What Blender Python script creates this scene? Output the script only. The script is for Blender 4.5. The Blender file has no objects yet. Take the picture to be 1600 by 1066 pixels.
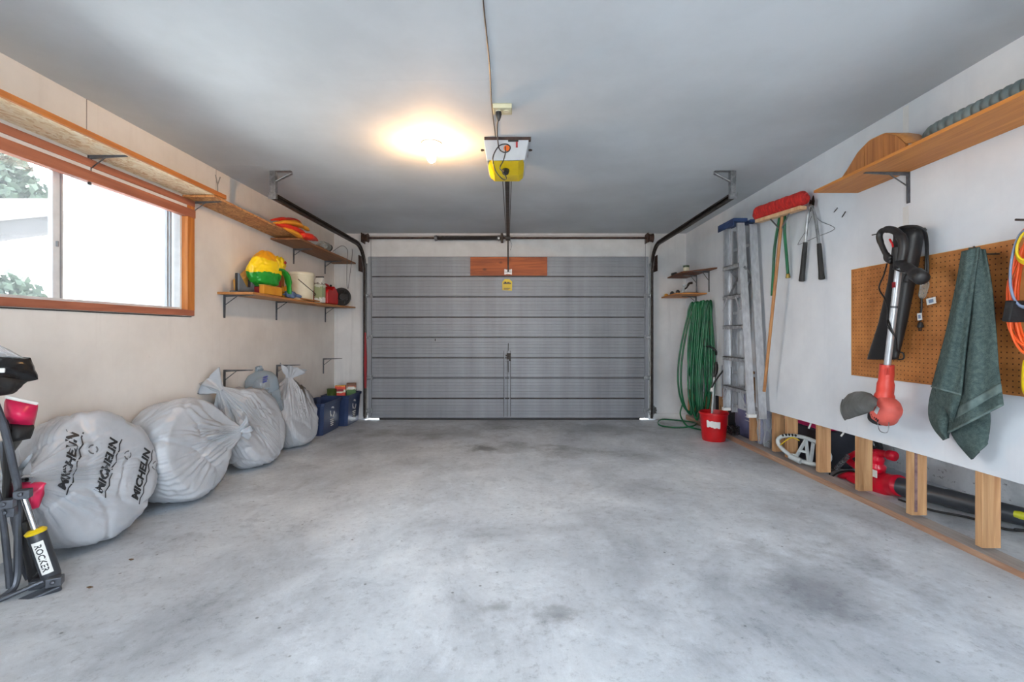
import bpy, bmesh, math, random
from mathutils import Vector, Matrix, noise
from mathutils.bvhtree import BVHTree
R = math.radians
PI = math.pi
SC = bpy.context.scene
COL = SC.collection

# ------------------------------------------------------------------ camera, sky, lights, exposure
F, VX, VY, CH = 730.0, 808.0, 520.0, 1.138          # focal length in pixels, vanishing point, eye height
cam_d = bpy.data.cameras.new('camera')
cam_d.sensor_width = 36.0
cam_d.lens = F / 1600 * 36
cam_d.shift_x = -(VX - 800) / 1600
cam_d.shift_y = -(533 - VY) / 1600
cam_d.clip_start = 0.02
cam_o = bpy.data.objects.new('camera', cam_d)
COL.objects.link(cam_o)
cam_o.location = (0, 0, CH)
cam_o.rotation_euler = (R(90), 0, 0)
SC.camera = cam_o

w = bpy.data.worlds.new('overcast_sky')
SC.world = w
w.use_nodes = True
wn = w.node_tree
wn.nodes.clear()
wo = wn.nodes.new('ShaderNodeOutputWorld')
wb = wn.nodes.new('ShaderNodeBackground')
wb.inputs['Color'].default_value = (0.83, 0.92, 1.0, 1)
wb.inputs['Strength'].default_value = 15.0
wn.links.new(wb.outputs[0], wo.inputs[0])


def area(name, loc, rot, sx, sy, power, col, portal=False):
    d = bpy.data.lights.new(name, 'AREA')
    d.shape = 'RECTANGLE'
    d.size, d.size_y, d.energy, d.color = sx, sy, power, col
    if portal:
        d.cycles.is_portal = True
    o = bpy.data.objects.new(name, d)
    COL.objects.link(o)
    o.location, o.rotation_euler = loc, rot
    return o


# hazy sun beyond the overhead door: it lights the yard beside the window, and the slits under the door
sun_d = bpy.data.lights.new('sun', 'SUN')
sun_d.energy, sun_d.angle, sun_d.color = 75.0, R(6), (1.0, 0.96, 0.9)
sun_o = bpy.data.objects.new('sun', sun_d)
COL.objects.link(sun_o)
sun_o.rotation_euler = Vector((-0.14, -0.62, -0.77)).to_track_quat('-Z', 'Y').to_euler()

# portals only guide the sampling of the sky through the window and the added opening behind the camera
area('window_portal', (-2.60, 2.42, 1.68), (0, R(-90), 0), 0.9, 2.1, 1, (1, 1, 1), True)
area('added_opening_portal', (0, -1.45, 1.05), (R(90), 0, 0), 1.7, 2.15, 1, (1, 1, 1), True)

BULB_STRENGTH = 820.0
SC.view_settings.view_transform = 'Standard'
SC.view_settings.look = 'None'
SC.view_settings.gamma = 1.0
SC.view_settings.use_curve_mapping = False
SC.view_settings.exposure = 0.0
SC.cycles.max_bounces = 12
SC.cycles.diffuse_bounces = 6
SC.cycles.transparent_max_bounces = 16
SC.cycles.sample_clamp_indirect = 6.0
SC.cycles.caustics_reflective = False
SC.cycles.caustics_refractive = False


# ------------------------------------------------------------------ helpers
def fz(y):
    """height of the garage floor, which falls gently towards the overhead door"""
    return 0.0146 * (6.155 - y)


def P(x, y, Y):
    """photo point seen at depth Y -> world"""
    return Vector(((x - VX) * Y / F, Y, CH - (y - VY) * Y / F))


def PX(x, y, X):
    """photo point lying on the plane X = const -> world"""
    return P(x, y, X * F / (x - VX))


ORIG = {}


class MB:
    def __init__(self):
        self.v, self.f, self.m = [], [], []
        self.cur = 0

    def add(self, vs, fs):
        n = len(self.v)
        self.v += [tuple(p) for p in vs]
        self.f += [tuple(i + n for i in f) for f in fs]
        self.m += [self.cur] * len(fs)
        return self

    def box(self, x0, x1, y0, y1, z0, z1):
        return self.add([(x0, y0, z0), (x1, y0, z0), (x1, y1, z0), (x0, y1, z0), (x0, y0, z1), (x1, y0, z1), (x1, y1, z1), (x0, y1, z1)],
                        [(0, 3, 2, 1), (4, 5, 6, 7), (0, 1, 5, 4), (1, 2, 6, 5), (2, 3, 7, 6), (3, 0, 4, 7)])

    def obox(self, c, sx, sy, sz, rot):
        M = rot.to_matrix() if hasattr(rot, 'to_matrix') else rot
        c = Vector(c)
        vs = [c + M @ Vector((x * sx / 2, y * sy / 2, z * sz / 2)) for z in (-1, 1) for x, y in ((-1, -1), (1, -1), (1, 1), (-1, 1))]
        return self.add(vs, [(0, 3, 2, 1), (4, 5, 6, 7), (0, 1, 5, 4), (1, 2, 6, 5), (2, 3, 7, 6), (3, 0, 4, 7)])

    def bar(self, a, b, wx, wy, side=(1, 0, 0)):
        """rectangular bar from a to b: wx along side, wy across"""
        a, b = Vector(a), Vector(b)
        t = (b - a).normalized()
        s = Vector(side)
        s = (s - t * s.dot(t)).normalized()
        u = t.cross(s)
        vs = []
        for p in (a, b):
            vs += [p - s * wx / 2 - u * wy / 2, p + s * wx / 2 - u * wy / 2, p + s * wx / 2 + u * wy / 2, p - s * wx / 2 + u * wy / 2]
        return self.add(vs, [(0, 3, 2, 1), (4, 5, 6, 7), (0, 1, 5, 4), (1, 2, 6, 5), (2, 3, 7, 6), (3, 0, 4, 7)])

    def tube(self, pts, r, n=8, closed=False, flat=None, cap=True):
        pts = [Vector(p) for p in pts]
        k = len(pts)
        rs = r if isinstance(r, (list, tuple)) else [r] * k
        T = []
        for i in range(k):
            if closed:
                t = pts[(i + 1) % k] - pts[i - 1]
            else:
                t = pts[min(i + 1, k - 1)] - pts[max(i - 1, 0)]
            T.append(t.normalized() if t.length > 1e-9 else Vector((0, 0, 1)))
        up = Vector((0, 0, 1)) if abs(T[0].z) < 0.9 else Vector((1, 0, 0))
        nrm = (up - T[0] * up.dot(T[0])).normalized()
        vs = []
        for i in range(k):
            nrm = (nrm - T[i] * nrm.dot(T[i]))
            nrm = nrm.normalized() if nrm.length > 1e-6 else T[i].orthogonal().normalized()
            b = T[i].cross(nrm)
            for j in range(n):
                a = 2 * PI * j / n
                ca, sa = math.cos(a), math.sin(a)
                if flat:
                    ca *= flat
                vs.append(pts[i] + (nrm * ca + b * sa) * rs[i])
        fs = []
        for i in range(k if closed else k - 1):
            i2 = (i + 1) % k
            for j in range(n):
                j2 = (j + 1) % n
                fs.append((i * n + j, i * n + j2, i2 * n + j2, i2 * n + j))
        if not closed and cap:
            fs.append(tuple(reversed(range(n))))
            fs.append(tuple((k - 1) * n + j for j in range(n)))
        return self.add(vs, fs)

    def lathe(self, prof, c=(0, 0, 0), axis=(0, 0, 1), n=24, sx=1.0):
        """prof: (radius, height) list"""
        c, ax = Vector(c), Vector(axis).normalized()
        e1 = ax.orthogonal().normalized()
        if abs(ax.z) > 0.99:
            e1 = Vector((1, 0, 0))
        e2 = ax.cross(e1)
        vs = []
        for r, h in prof:
            for j in range(n):
                a = 2 * PI * j / n
                vs.append(c + ax * h + (e1 * math.cos(a) * sx + e2 * math.sin(a)) * r)
        fs = []
        for i in range(len(prof) - 1):
            for j in range(n):
                j2 = (j + 1) % n
                fs.append((i * n + j, i * n + j2, (i + 1) * n + j2, (i + 1) * n + j))
        if prof[0][0] > 1e-5:
            fs.append(tuple(reversed(range(n))))
        if prof[-1][0] > 1e-5:
            fs.append(tuple((len(prof) - 1) * n + j for j in range(n)))
        return self.add(vs, fs)

    def prism(self, poly, o, U, V, W):
        """polygon (u,v) list extruded along vector W"""
        o, U, V, W = Vector(o), Vector(U), Vector(V), Vector(W)
        k = len(poly)
        vs = [o + U * a + V * b for a, b in poly] + [o + U * a + V * b + W for a, b in poly]
        fs = [tuple(reversed(range(k))), tuple(range(k, 2 * k))]
        for i in range(k):
            j = (i + 1) % k
            fs.append((i, j, j + k, i + k))
        return self.add(vs, fs)

    def sweep(self, prof, path, side=(1, 0, 0)):
        """closed profile (along side, along normal) swept on a path"""
        s = Vector(side).normalized()
        path = [Vector(p) for p in path]
        k, n = len(path), len(prof)
        vs = []
        for i in range(k):
            t = (path[min(i + 1, k - 1)] - path[max(i - 1, 0)]).normalized()
            u = t.cross(s).normalized()
            for a, b in prof:
                vs.append(path[i] + s * a + u * b)
        fs = []
        for i in range(k - 1):
            for j in range(n):
                j2 = (j + 1) % n
                fs.append((i * n + j, i * n + j2, (i + 1) * n + j2, (i + 1) * n + j))
        fs.append(tuple(reversed(range(n))))
        fs.append(tuple((k - 1) * n + j for j in range(n)))
        return self.add(vs, fs)

    def grid(self, fn, nu, nv, cu=False, cv=False):
        vs = [fn(i / (nu if cu else nu - 1), j / (nv if cv else nv - 1)) for i in range(nu) for j in range(nv)]
        fs = []
        for i in range(nu if cu else nu - 1):
            for j in range(nv if cv else nv - 1):
                i2, j2 = (i + 1) % nu, (j + 1) % nv
                fs.append((i * nv + j, i2 * nv + j, i2 * nv + j2, i * nv + j2))
        return self.add(vs, fs)

    def blob(self, c, r, amp=0.06, sc=3.0, seed=0, e=1.0, nu=28, nv=18, rot=None, floor=None):
        c = Vector(c)
        M = rot.to_matrix() if rot is not None else Matrix.Identity(3)

        def sp(v):
            return math.copysign(abs(v) ** e, v)

        def fn(u, v):
            th, ph = PI * (0.002 + 0.996 * v), 2 * PI * u
            d = Vector((sp(math.sin(th)) * sp(math.cos(ph)), sp(math.sin(th)) * sp(math.sin(ph)), sp(math.cos(th))))
            k = 1 + amp * noise.fractal(d * sc + Vector((seed * 7.3, seed * 3.1, 0)), 1.0, 2.0, 3) * 2
            p = c + M @ Vector((d.x * r[0] * k, d.y * r[1] * k, d.z * r[2] * k))
            if floor is not None and p.z < floor:
                p.z = floor
            return p
        return self.grid(fn, nu, nv, cu=True)

    def build(self, name, mat, parent=None, smooth=False, bevel=0.0, subsurf=0, kind=None, fix=False, angle=35):
        me = bpy.data.meshes.new(name)
        off = ORIG.get(parent.name, Vector()) if parent is not None else Vector()
        me.from_pydata([(x - off.x, y - off.y, z - off.z) for x, y, z in self.v], [], self.f)
        mats = mat if isinstance(mat, (list, tuple)) else [mat]
        for m in mats:
            me.materials.append(m)
        if len(mats) > 1:
            me.polygons.foreach_set('material_index', self.m)
        if fix:
            bm = bmesh.new()
            bm.from_mesh(me)
            bmesh.ops.recalc_face_normals(bm, faces=bm.faces)
            bm.to_mesh(me)
            bm.free()
        if smooth:
            me.polygons.foreach_set('use_smooth', [True] * len(me.polygons))
            if smooth != 'all':
                me.set_sharp_from_angle(angle=R(angle))
        me.update()
        o = bpy.data.objects.new(name, me)
        COL.objects.link(o)
        ORIG[o.name] = off.copy()
        if parent is not None:
            o.parent = parent
        if bevel:
            b = o.modifiers.new('bevel', 'BEVEL')
            b.width, b.segments, b.limit_method, b.angle_limit = bevel, 2, 'ANGLE', R(40)
        if subsurf:
            s = o.modifiers.new('subsurf', 'SUBSURF')
            s.levels = s.render_levels = subsurf
        if kind:
            o['kind'] = kind
        return o


def box(*a):
    return MB().box(*a)


def tag(o, label, cat, group=None, kind=None):
    o['label'], o['category'] = label, cat
    if group:
        o['group'] = group
    if kind:
        o['kind'] = kind
    return o


def thing(name, label, cat, loc, group=None):
    o = bpy.data.objects.new(name, None)
    COL.objects.link(o)
    o.empty_display_size = 0.05
    o.location = loc
    ORIG[o.name] = Vector(loc)
    return tag(o, label, cat, group)


def struct(o, label=None):
    o['kind'] = 'structure'
    if label:
        o['label'] = label
    return o


def plab(o, label):
    o['label'] = label
    return o


def spline(pts, n=8, closed=False):
    """Catmull-Rom through the points"""
    pts = [Vector(p) for p in pts]
    k = len(pts)
    out = []
    for i in range(k if closed else k - 1):
        g = (lambda q: pts[q % k]) if closed else (lambda q: pts[max(0, min(k - 1, q))])
        p0, p1, p2, p3 = g(i - 1), g(i), g(i + 1), g(i + 2)
        for j in range(n):
            t = j / n
            out.append(0.5 * ((2 * p1) + (p2 - p0) * t + (2 * p0 - 5 * p1 + 4 * p2 - p3) * t * t + (3 * p1 - p0 - 3 * p2 + p3) * t ** 3))
    if not closed:
        out.append(pts[-1])
    return out


# ------------------------------------------------------------------ materials
def lin(c):
    """8-bit sRGB -> linear"""
    return tuple((x / 255 / 12.92 if x <= 10 else ((x / 255 + 0.055) / 1.055) ** 2.4) for x in c)


def base_mat(name):
    m = bpy.data.materials.new(name)
    m.use_nodes = True
    nt = m.node_tree
    return m, nt, nt.nodes['Principled BSDF'], nt.nodes['Material Output']


def ramp(nt, fac, stops):
    r = nt.nodes.new('ShaderNodeValToRGB')
    els = r.color_ramp.elements
    while len(els) < len(stops):
        els.new(0.5)
    for e, (p, c) in zip(els, stops):
        e.position = p
        e.color = (*c, 1) if len(c) == 3 else c
    nt.links.new(fac, r.inputs[0])
    return r.outputs[0]


def mixc(nt, fac, a, b, mode='MIX'):
    x = nt.nodes.new('ShaderNodeMix')
    x.data_type = 'RGBA'
    x.blend_type = mode
    for s, v in ((x.inputs[0], fac), (x.inputs[6], a), (x.inputs[7], b)):
        if hasattr(v, 'is_linked'):
            nt.links.new(v, s)
        elif isinstance(v, (int, float)):
            s.default_value = v
        else:
            s.default_value = (*v, 1)
    return x.outputs[2]


def math_n(nt, op, a, b=None, c=None):
    x = nt.nodes.new('ShaderNodeMath')
    x.operation = op
    for s, v in zip(x.inputs, (a, b, c)):
        if v is None:
            continue
        if hasattr(v, 'is_linked'):
            nt.links.new(v, s)
        else:
            s.default_value = v
    return x.outputs[0]


def coords(nt, scale=(1, 1, 1), loc=(0, 0, 0), rot=(0, 0, 0)):
    t = nt.nodes.new('ShaderNodeTexCoord')
    mp = nt.nodes.new('ShaderNodeMapping')
    mp.inputs['Scale'].default_value = scale
    mp.inputs['Location'].default_value = loc
    mp.inputs['Rotation'].default_value = rot
    nt.links.new(t.outputs['Object'], mp.inputs[0])
    return mp.outputs[0]


def noise_n(nt, vec, scale, detail=4, rough=0.55, dist=0.0):
    n = nt.nodes.new('ShaderNodeTexNoise')
    n.inputs['Scale'].default_value = scale
    n.inputs['Detail'].default_value = detail
    n.inputs['Roughness'].default_value = rough
    n.inputs['Distortion'].default_value = dist
    nt.links.new(vec, n.inputs['Vector'])
    return n.outputs[0]


def bump_n(nt, bsdf, h, strength=0.2, dist=0.01):
    b = nt.nodes.new('ShaderNodeBump')
    b.inputs['Strength'].default_value = strength
    b.inputs['Distance'].default_value = dist
    nt.links.new(h, b.inputs['Height'])
    nt.links.new(b.outputs[0], bsdf.inputs['Normal'])


def mat(name, col, rough=0.5, metal=0.0, col2=None, sc=8.0, lo=0.35, hi=0.7, bump=0.0, bsc=60.0, stretch=(1, 1, 1), spec=0.5, bd=0.004):
    m, nt, b, _ = base_mat(name)
    b.inputs['Roughness'].default_value = rough
    b.inputs['Metallic'].default_value = metal
    b.inputs['Specular IOR Level'].default_value = spec
    c = lin(col)
    c2 = lin(col2) if col2 else tuple(x * 0.8 for x in c)
    v = coords(nt, stretch)
    f = noise_n(nt, v, sc, 5)
    nt.links.new(ramp(nt, f, [(lo, c2), (hi, c)]), b.inputs['Base Color'])
    if bump:
        bump_n(nt, b, noise_n(nt, v, bsc, 3), bump, bd)
    return m


def wood(name, light, dark, axis='y', sc=1.0, rough=0.55, knots=False):
    m, nt, b, _ = base_mat(name)
    b.inputs['Roughness'].default_value = rough
    st = {'x': (0.6, 9, 9), 'y': (9, 0.6, 9), 'z': (9, 9, 0.6)}[axis]
    v = coords(nt, tuple(s * sc for s in st))
    n1 = noise_n(nt, v, 2.2, 6, 0.6, 1.2)
    c = ramp(nt, n1, [(0.3, lin(dark)), (0.52, tuple((a + d) / 2 for a, d in zip(lin(light), lin(dark)))), (0.72, lin(light))])
    if knots:
        vo = nt.nodes.new('ShaderNodeTexVoronoi')
        vo.inputs['Scale'].default_value = 5.0
        nt.links.new(coords(nt, {'x': (0.9, 1.5, 1.5), 'y': (1.5, 0.9, 1.5), 'z': (1.5, 1.5, 0.9)}[axis]), vo.inputs['Vector'])
        k = ramp(nt, vo.outputs['Distance'], [(0.06, (0.25, 0.2, 0.16)), (0.17, (1, 1, 1))])
        c = mixc(nt, 0.85, c, k, 'MULTIPLY')
    nt.links.new(c, b.inputs['Base Color'])
    bump_n(nt, b, n1, 0.15, 0.004)
    return m


def emit(name, col, s):
    m, nt, b, _ = base_mat(name)
    b.inputs['Base Color'].default_value = (*col, 1)
    b.inputs['Emission Color'].default_value = (*col, 1)
    b.inputs['Emission Strength'].default_value = s
    return m


def paint(name, col, dirt, rough=0.75, streak=0.25, bump=0.08):
    """painted drywall: faint blotches, vertical streaks and scuffs"""
    m, nt, b, _ = base_mat(name)
    b.inputs['Roughness'].default_value = rough
    b.inputs['Specular IOR Level'].default_value = 0.25
    v = coords(nt)
    big = ramp(nt, noise_n(nt, v, 1.3, 6, 0.6), [(0.35, lin(dirt)), (0.62, lin(col))])
    st = ramp(nt, noise_n(nt, coords(nt, (6, 6, 0.35)), 2.5, 5, 0.65), [(0.28, lin(dirt)), (0.45, (1, 1, 1))])
    c = mixc(nt, streak, big, st, 'MULTIPLY')
    scuff = ramp(nt, noise_n(nt, coords(nt, (1, 1, 2)), 9, 8, 0.75), [(0.26, (0.55, 0.55, 0.56)), (0.31, (1, 1, 1))])
    c = mixc(nt, 0.6, c, scuff, 'MULTIPLY')
    nt.links.new(c, b.inputs['Base Color'])
    bump_n(nt, b, noise_n(nt, v, 35, 5), bump, 0.004)
    return m


M = {}
M['wall'] = paint('painted_drywall_left', (232, 227, 221), (215, 209, 203), streak=0.14)
M['wall_r'] = paint('painted_drywall_right', (229, 232, 236), (212, 216, 222), streak=0.10)
M['wall_b'] = paint('painted_drywall_back', (226, 226, 226), (205, 205, 206), streak=0.25)
M['ceiling'] = paint('painted_ceiling', (198, 203, 208), (186, 191, 196), streak=0.0, bump=0.04)
M['trim_white'] = mat('white_painted_wood', (226, 226, 226), 0.6, col2=(212, 211, 210), sc=5)
M['steel'] = mat('galvanised_steel', (176, 178, 180), 0.42, 0.85, (120, 122, 126), sc=22)
M['dark_steel'] = mat('darkened_steel', (74, 68, 64), 0.5, 0.7, (44, 38, 36), sc=15)
M['rust'] = mat('brown_rusty_steel', (84, 62, 54), 0.7, 0.4, (46, 34, 32), sc=18)
M['bracket'] = mat('grey_bracket_steel', (118, 120, 124), 0.5, 0.6, (86, 88, 92), sc=20)
M['alu'] = mat('brushed_aluminium', (212, 214, 217), 0.36, 0.55, (184, 186, 190), sc=14, stretch=(3, 3, 1))
M['alu_dull'] = mat('scuffed_aluminium', (190, 192, 196), 0.5, 0.5, (140, 142, 146), sc=30)
M['black'] = mat('black_plastic', (34, 34, 36), 0.45, col2=(24, 24, 26))
M['black_soft'] = mat('black_fabric', (30, 30, 33), 0.75, col2=(20, 20, 22), bump=0.3, bsc=90)
M['black_shiny'] = mat('black_vinyl', (22, 22, 25), 0.22, col2=(14, 14, 16), bump=0.4, bsc=9, bd=0.02)
M['rubber'] = mat('black_rubber', (26, 26, 27), 0.6)
M['white_pl'] = mat('white_plastic', (236, 236, 232), 0.4, col2=(220, 220, 216))
M['cream'] = mat('cream_plastic', (226, 220, 196), 0.45, col2=(210, 202, 176))
M['red'] = mat('red_plastic', (206, 18, 26), 0.38, col2=(176, 12, 20))
M['green_hose'] = mat('green_hose_vinyl', (20, 112, 66), 0.35, col2=(10, 78, 50), sc=6)
M['pine'] = wood('pine_stud', (210, 168, 122), (160, 112, 72), 'z', knots=True)
M['pine_pale'] = wood('pale_pine_edge', (226, 192, 152), (196, 150, 108), 'z')
M['pine_y'] = wood('pine_plank', (206, 158, 108), (160, 112, 72), 'y')
M['sill_wood'] = wood('weathered_sill_plate', (190, 156, 130), (140, 104, 84), 'y')
M['ply'] = wood('plywood_shelf', (196, 138, 76), (152, 96, 46), 'y', sc=1.3)
M['ply_dark'] = wood('dark_plywood_shelf', (150, 98, 56), (108, 66, 34), 'y')
M['oak'] = wood('honey_plywood', (204, 136, 62), (168, 100, 38), 'y', sc=1.5)
M['oak_z'] = wood('honey_oak_slats', (186, 122, 66), (132, 80, 40), 'z', sc=1.3)
M['trim_orange'] = wood('orange_stained_trim', (200, 124, 54), (150, 82, 30), 'y', knots=True)
M['casing'] = wood('orange_casing', (202, 128, 58), (158, 90, 36), 'z')
M['casing_y'] = wood('red_brown_casing', (172, 106, 80), (130, 74, 54), 'y')
M['redboard'] = wood('red_brown_board', (190, 96, 34), (124, 54, 14), 'x', knots=True)
M['handle_wood'] = wood('broom_handle_wood', (192, 138, 86), (142, 92, 52), 'z')

# OSB: overlapping pale flakes
def osb(name, a, b_, c_):
    m, nt, b, _ = base_mat(name)
    b.inputs['Roughness'].default_value = 0.7
    vo = nt.nodes.new('ShaderNodeTexVoronoi')
    vo.inputs['Scale'].default_value = 1.0
    vo.inputs['Randomness'].default_value = 1.0
    v0 = coords(nt, (70, 34, 70))
    dn = nt.nodes.new('ShaderNodeTexNoise')
    dn.inputs['Scale'].default_value = 0.35
    nt.links.new(v0, dn.inputs['Vector'])
    ad = nt.nodes.new('ShaderNodeVectorMath')
    ad.operation = 'MULTIPLY_ADD'
    ad.inputs[1].default_value = (4, 4, 4)
    nt.links.new(dn.outputs['Color'], ad.inputs[0])
    nt.links.new(v0, ad.inputs[2])
    nt.links.new(ad.outputs[0], vo.inputs['Vector'])
    sep = nt.nodes.new('ShaderNodeSeparateColor')
    nt.links.new(vo.outputs['Color'], sep.inputs[0])
    nt.links.new(ramp(nt, sep.outputs[0], [(0.0, lin(c_)), (0.4, lin(b_)), (1.0, lin(a))]), b.inputs['Base Color'])
    bump_n(nt, b, vo.outputs['Distance'], 0.2, 0.003)
    return m


M['osb'] = osb('oriented_strand_board', (250, 234, 204), (240, 216, 176), (218, 182, 134))
M['osb_dark'] = osb('brown_strand_board', (204, 152, 96), (176, 120, 70), (140, 90, 48))


# concrete floor
def concrete_floor():
    m, nt, b, _ = base_mat('worn_concrete')
    v = coords(nt)
    n1 = noise_n(nt, v, 0.9, 8, 0.62, 0.4)
    c = ramp(nt, n1, [(0.30, lin(FLOOR_D)), (0.48, lin(FLOOR_M)), (0.66, lin(FLOOR_L))])
    # broad scoured patches
    n2 = noise_n(nt, coords(nt, (1, 0.55, 1), (3.1, 1.7, 0)), 2.3, 9, 0.7, 0.8)
    c = mixc(nt, 0.75, c, ramp(nt, n2, [(0.30, (0.62, 0.63, 0.65)), (0.47, (0.92, 0.92, 0.93)), (0.62, (1.06, 1.06, 1.06))]), 'MULTIPLY')
    # scraped crusts with hard edges, pale and dark
    n4 = noise_n(nt, coords(nt, (1, 1, 1), (7.3, 2.2, 0)), 3.2, 12, 0.78, 0.3)
    c = mixc(nt, 0.8, c, ramp(nt, n4, [(0.36, (0.74, 0.75, 0.77)), (0.44, (0.97, 0.97, 0.97)), (0.55, (1.0, 1.0, 1.0)), (0.60, (1.12, 1.12, 1.12))]), 'MULTIPLY')
    # fine grit
    n3 = noise_n(nt, v, 26, 8, 0.8)
    c = mixc(nt, 0.7, c, ramp(nt, n3, [(0.32, (0.50, 0.50, 0.52)), (0.45, (0.96, 0.96, 0.96)), (0.7, (1.10, 1.10, 1.10))]), 'MULTIPLY')
    # oil and tyre stains: (x, y, rx, ry, strength)
    geo = nt.nodes.new('ShaderNodeTexCoord')
    wob = nt.nodes.new('ShaderNodeTexNoise')
    wob.inputs['Scale'].default_value = 3.5
    wob.inputs['Detail'].default_value = 7
    wob.inputs['Roughness'].default_value = 0.7
    nt.links.new(geo.outputs['Object'], wob.inputs['Vector'])
    for (sx, sy, rx, ry, k) in STAINS:
        mp = nt.nodes.new('ShaderNodeMapping')
        mp.vector_type = 'POINT'
        mp.inputs['Location'].default_value = (-sx / rx, -sy / ry, 0)
        mp.inputs['Scale'].default_value = (1 / rx, 1 / ry, 0)
        nt.links.new(geo.outputs['Object'], mp.inputs[0])
        ln = nt.nodes.new('ShaderNodeVectorMath')
        ln.operation = 'LENGTH'
        nt.links.new(mp.outputs[0], ln.inputs[0])
        d = math_n(nt, 'ADD', ln.outputs['Value'], math_n(nt, 'MULTIPLY', math_n(nt, 'SUBTRACT', wob.outputs[0], 0.5), 3.4))
        f = ramp(nt, d, [(0.15, (k, k, k * 1.01)), (0.5, ((1 + 2 * k) / 3,) * 3), (0.95, (1, 1, 1))])
        c = mixc(nt, 1.0, c, f, 'MULTIPLY')
    # dark flecks
    vo = nt.nodes.new('ShaderNodeTexVoronoi')
    vo.inputs['Scale'].default_value = 9.0
    nt.links.new(v, vo.inputs['Vector'])
    c = mixc(nt, 0.8, c, ramp(nt, vo.outputs['Distance'], [(0.035, (0.3, 0.3, 0.3)), (0.07, (1, 1, 1))]), 'MULTIPLY')
    nt.links.new(c, b.inputs['Base Color'])
    nt.links.new(ramp(nt, n2, [(0.3, (0.42,) * 3), (0.65, (0.66,) * 3)]), b.inputs['Roughness'])
    b.inputs['Specular IOR Level'].default_value = 0.4
    bump_n(nt, b, n3, 0.4, 0.006)
    return m


FLOOR_L, FLOOR_M, FLOOR_D = (222, 228, 233), (200, 207, 214), (162, 169, 177)
STAINS = [(0.13, 1.78, 0.13, 0.09, 0.58), (-0.08, 1.83, 0.09, 0.05, 0.66), (0.03, 1.79, 0.30, 0.20, 0.84), (-0.345, 4.50, 0.20, 0.13, 0.46), (-0.15, 4.5, 0.70, 0.28, 0.70),
          (0.52, 4.35, 0.45, 0.28, 0.68), (1.35, 2.02, 0.42, 0.42, 0.70), (1.62, 2.75, 0.30, 0.7, 0.80), (0.8, 3.3, 0.5, 0.3, 0.84), (-0.9, 5.3, 0.9, 0.5, 0.72),
          (0.9, 5.5, 1.0, 0.5, 0.74), (-1.75, 4.3, 0.35, 1.6, 0.84), (-0.65, 3.3, 0.16, 0.5, 0.86)]
M['floor'] = concrete_floor()


def foundation():
    m, nt, b, _ = base_mat('parged_foundation')
    b.inputs['Roughness'].default_value = 0.85
    v = coords(nt)
    c = ramp(nt, noise_n(nt, v, 5, 7, 0.6), [(0.35, lin((206, 210, 214))), (0.6, lin((240, 242, 244)))])
    sp = ramp(nt, noise_n(nt, coords(nt, (1, 1, 1.6)), 16, 6, 0.7), [(0.33, (0.12, 0.12, 0.13)), (0.40, (1, 1, 1))])
    nt.links.new(mixc(nt, 0.9, c, sp, 'MULTIPLY'), b.inputs['Base Color'])
    bump_n(nt, b, noise_n(nt, v, 24, 5), 0.5, 0.01)
    return m


M['foundation'] = foundation()


def pegboard():
    m, nt, b, _ = base_mat('brown_pegboard')
    b.inputs['Roughness'].default_value = 0.6
    t = nt.nodes.new('ShaderNodeTexCoord')
    s = nt.nodes.new('ShaderNodeSeparateXYZ')
    nt.links.new(t.outputs['Object'], s.inputs[0])
    fy = math_n(nt, 'SUBTRACT', math_n(nt, 'FRACT', math_n(nt, 'MULTIPLY', s.outputs[1], 1 / 0.0254)), 0.5)
    fzz = math_n(nt, 'SUBTRACT', math_n(nt, 'FRACT', math_n(nt, 'MULTIPLY', s.outputs[2], 1 / 0.0254)), 0.5)
    d = math_n(nt, 'SQRT', math_n(nt, 'ADD', math_n(nt, 'MULTIPLY', fy, fy), math_n(nt, 'MULTIPLY', fzz, fzz)))
    hole = ramp(nt, d, [(0.11, (0.1, 0.05, 0.02)), (0.16, (1, 1, 1))])
    c = ramp(nt, noise_n(nt, coords(nt), 6, 7, 0.65), [(0.32, lin((150, 92, 44))), (0.6, lin((190, 126, 68)))])
    nt.links.new(mixc(nt, 1.0, c, hole, 'MULTIPLY'), b.inputs['Base Color'])
    bump_n(nt, b, d, 0.1, 0.002)
    return m


M['pegboard'] = pegboard()


def door_metal():
    m, nt, b, _ = base_mat('grey_garage_door_metal')
    b.inputs['Roughness'].default_value = 0.55
    b.inputs['Metallic'].default_value = 0.25
    st = noise_n(nt, coords(nt, (2.2, 1, 0.12), (4.2, 0, 0)), 1.6, 6, 0.6)
    c = ramp(nt, st, [(0.33, lin((134, 136, 142))), (0.5, lin((144, 147, 153))), (0.68, lin((154, 158, 164)))])
    c = mixc(nt, 0.3, c, ramp(nt, noise_n(nt, coords(nt), 2.4, 6), [(0.3, (0.7, 0.7, 0.72)), (0.6, (1, 1, 1))]), 'MULTIPLY')
    nt.links.new(c, b.inputs['Base Color'])
    return m


M['door'] = door_metal()


def bag_plastic(name, a, b2):
    m, nt, b, _ = base_mat(name)
    b.inputs['Roughness'].default_value = 0.28
    b.inputs['Specular IOR Level'].default_value = 0.5
    b.inputs['Subsurface Weight'].default_value = 0.0
    v = coords(nt)
    nt.links.new(ramp(nt, noise_n(nt, v, 3.5, 5), [(0.35, lin(b2)), (0.65, lin(a))]), b.inputs['Base Color'])
    n = noise_n(nt, coords(nt, (1, 1, 1)), 11, 5, 0.6, 0.8)
    bump_n(nt, b, n, 0.18, 0.02)
    return m


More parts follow.
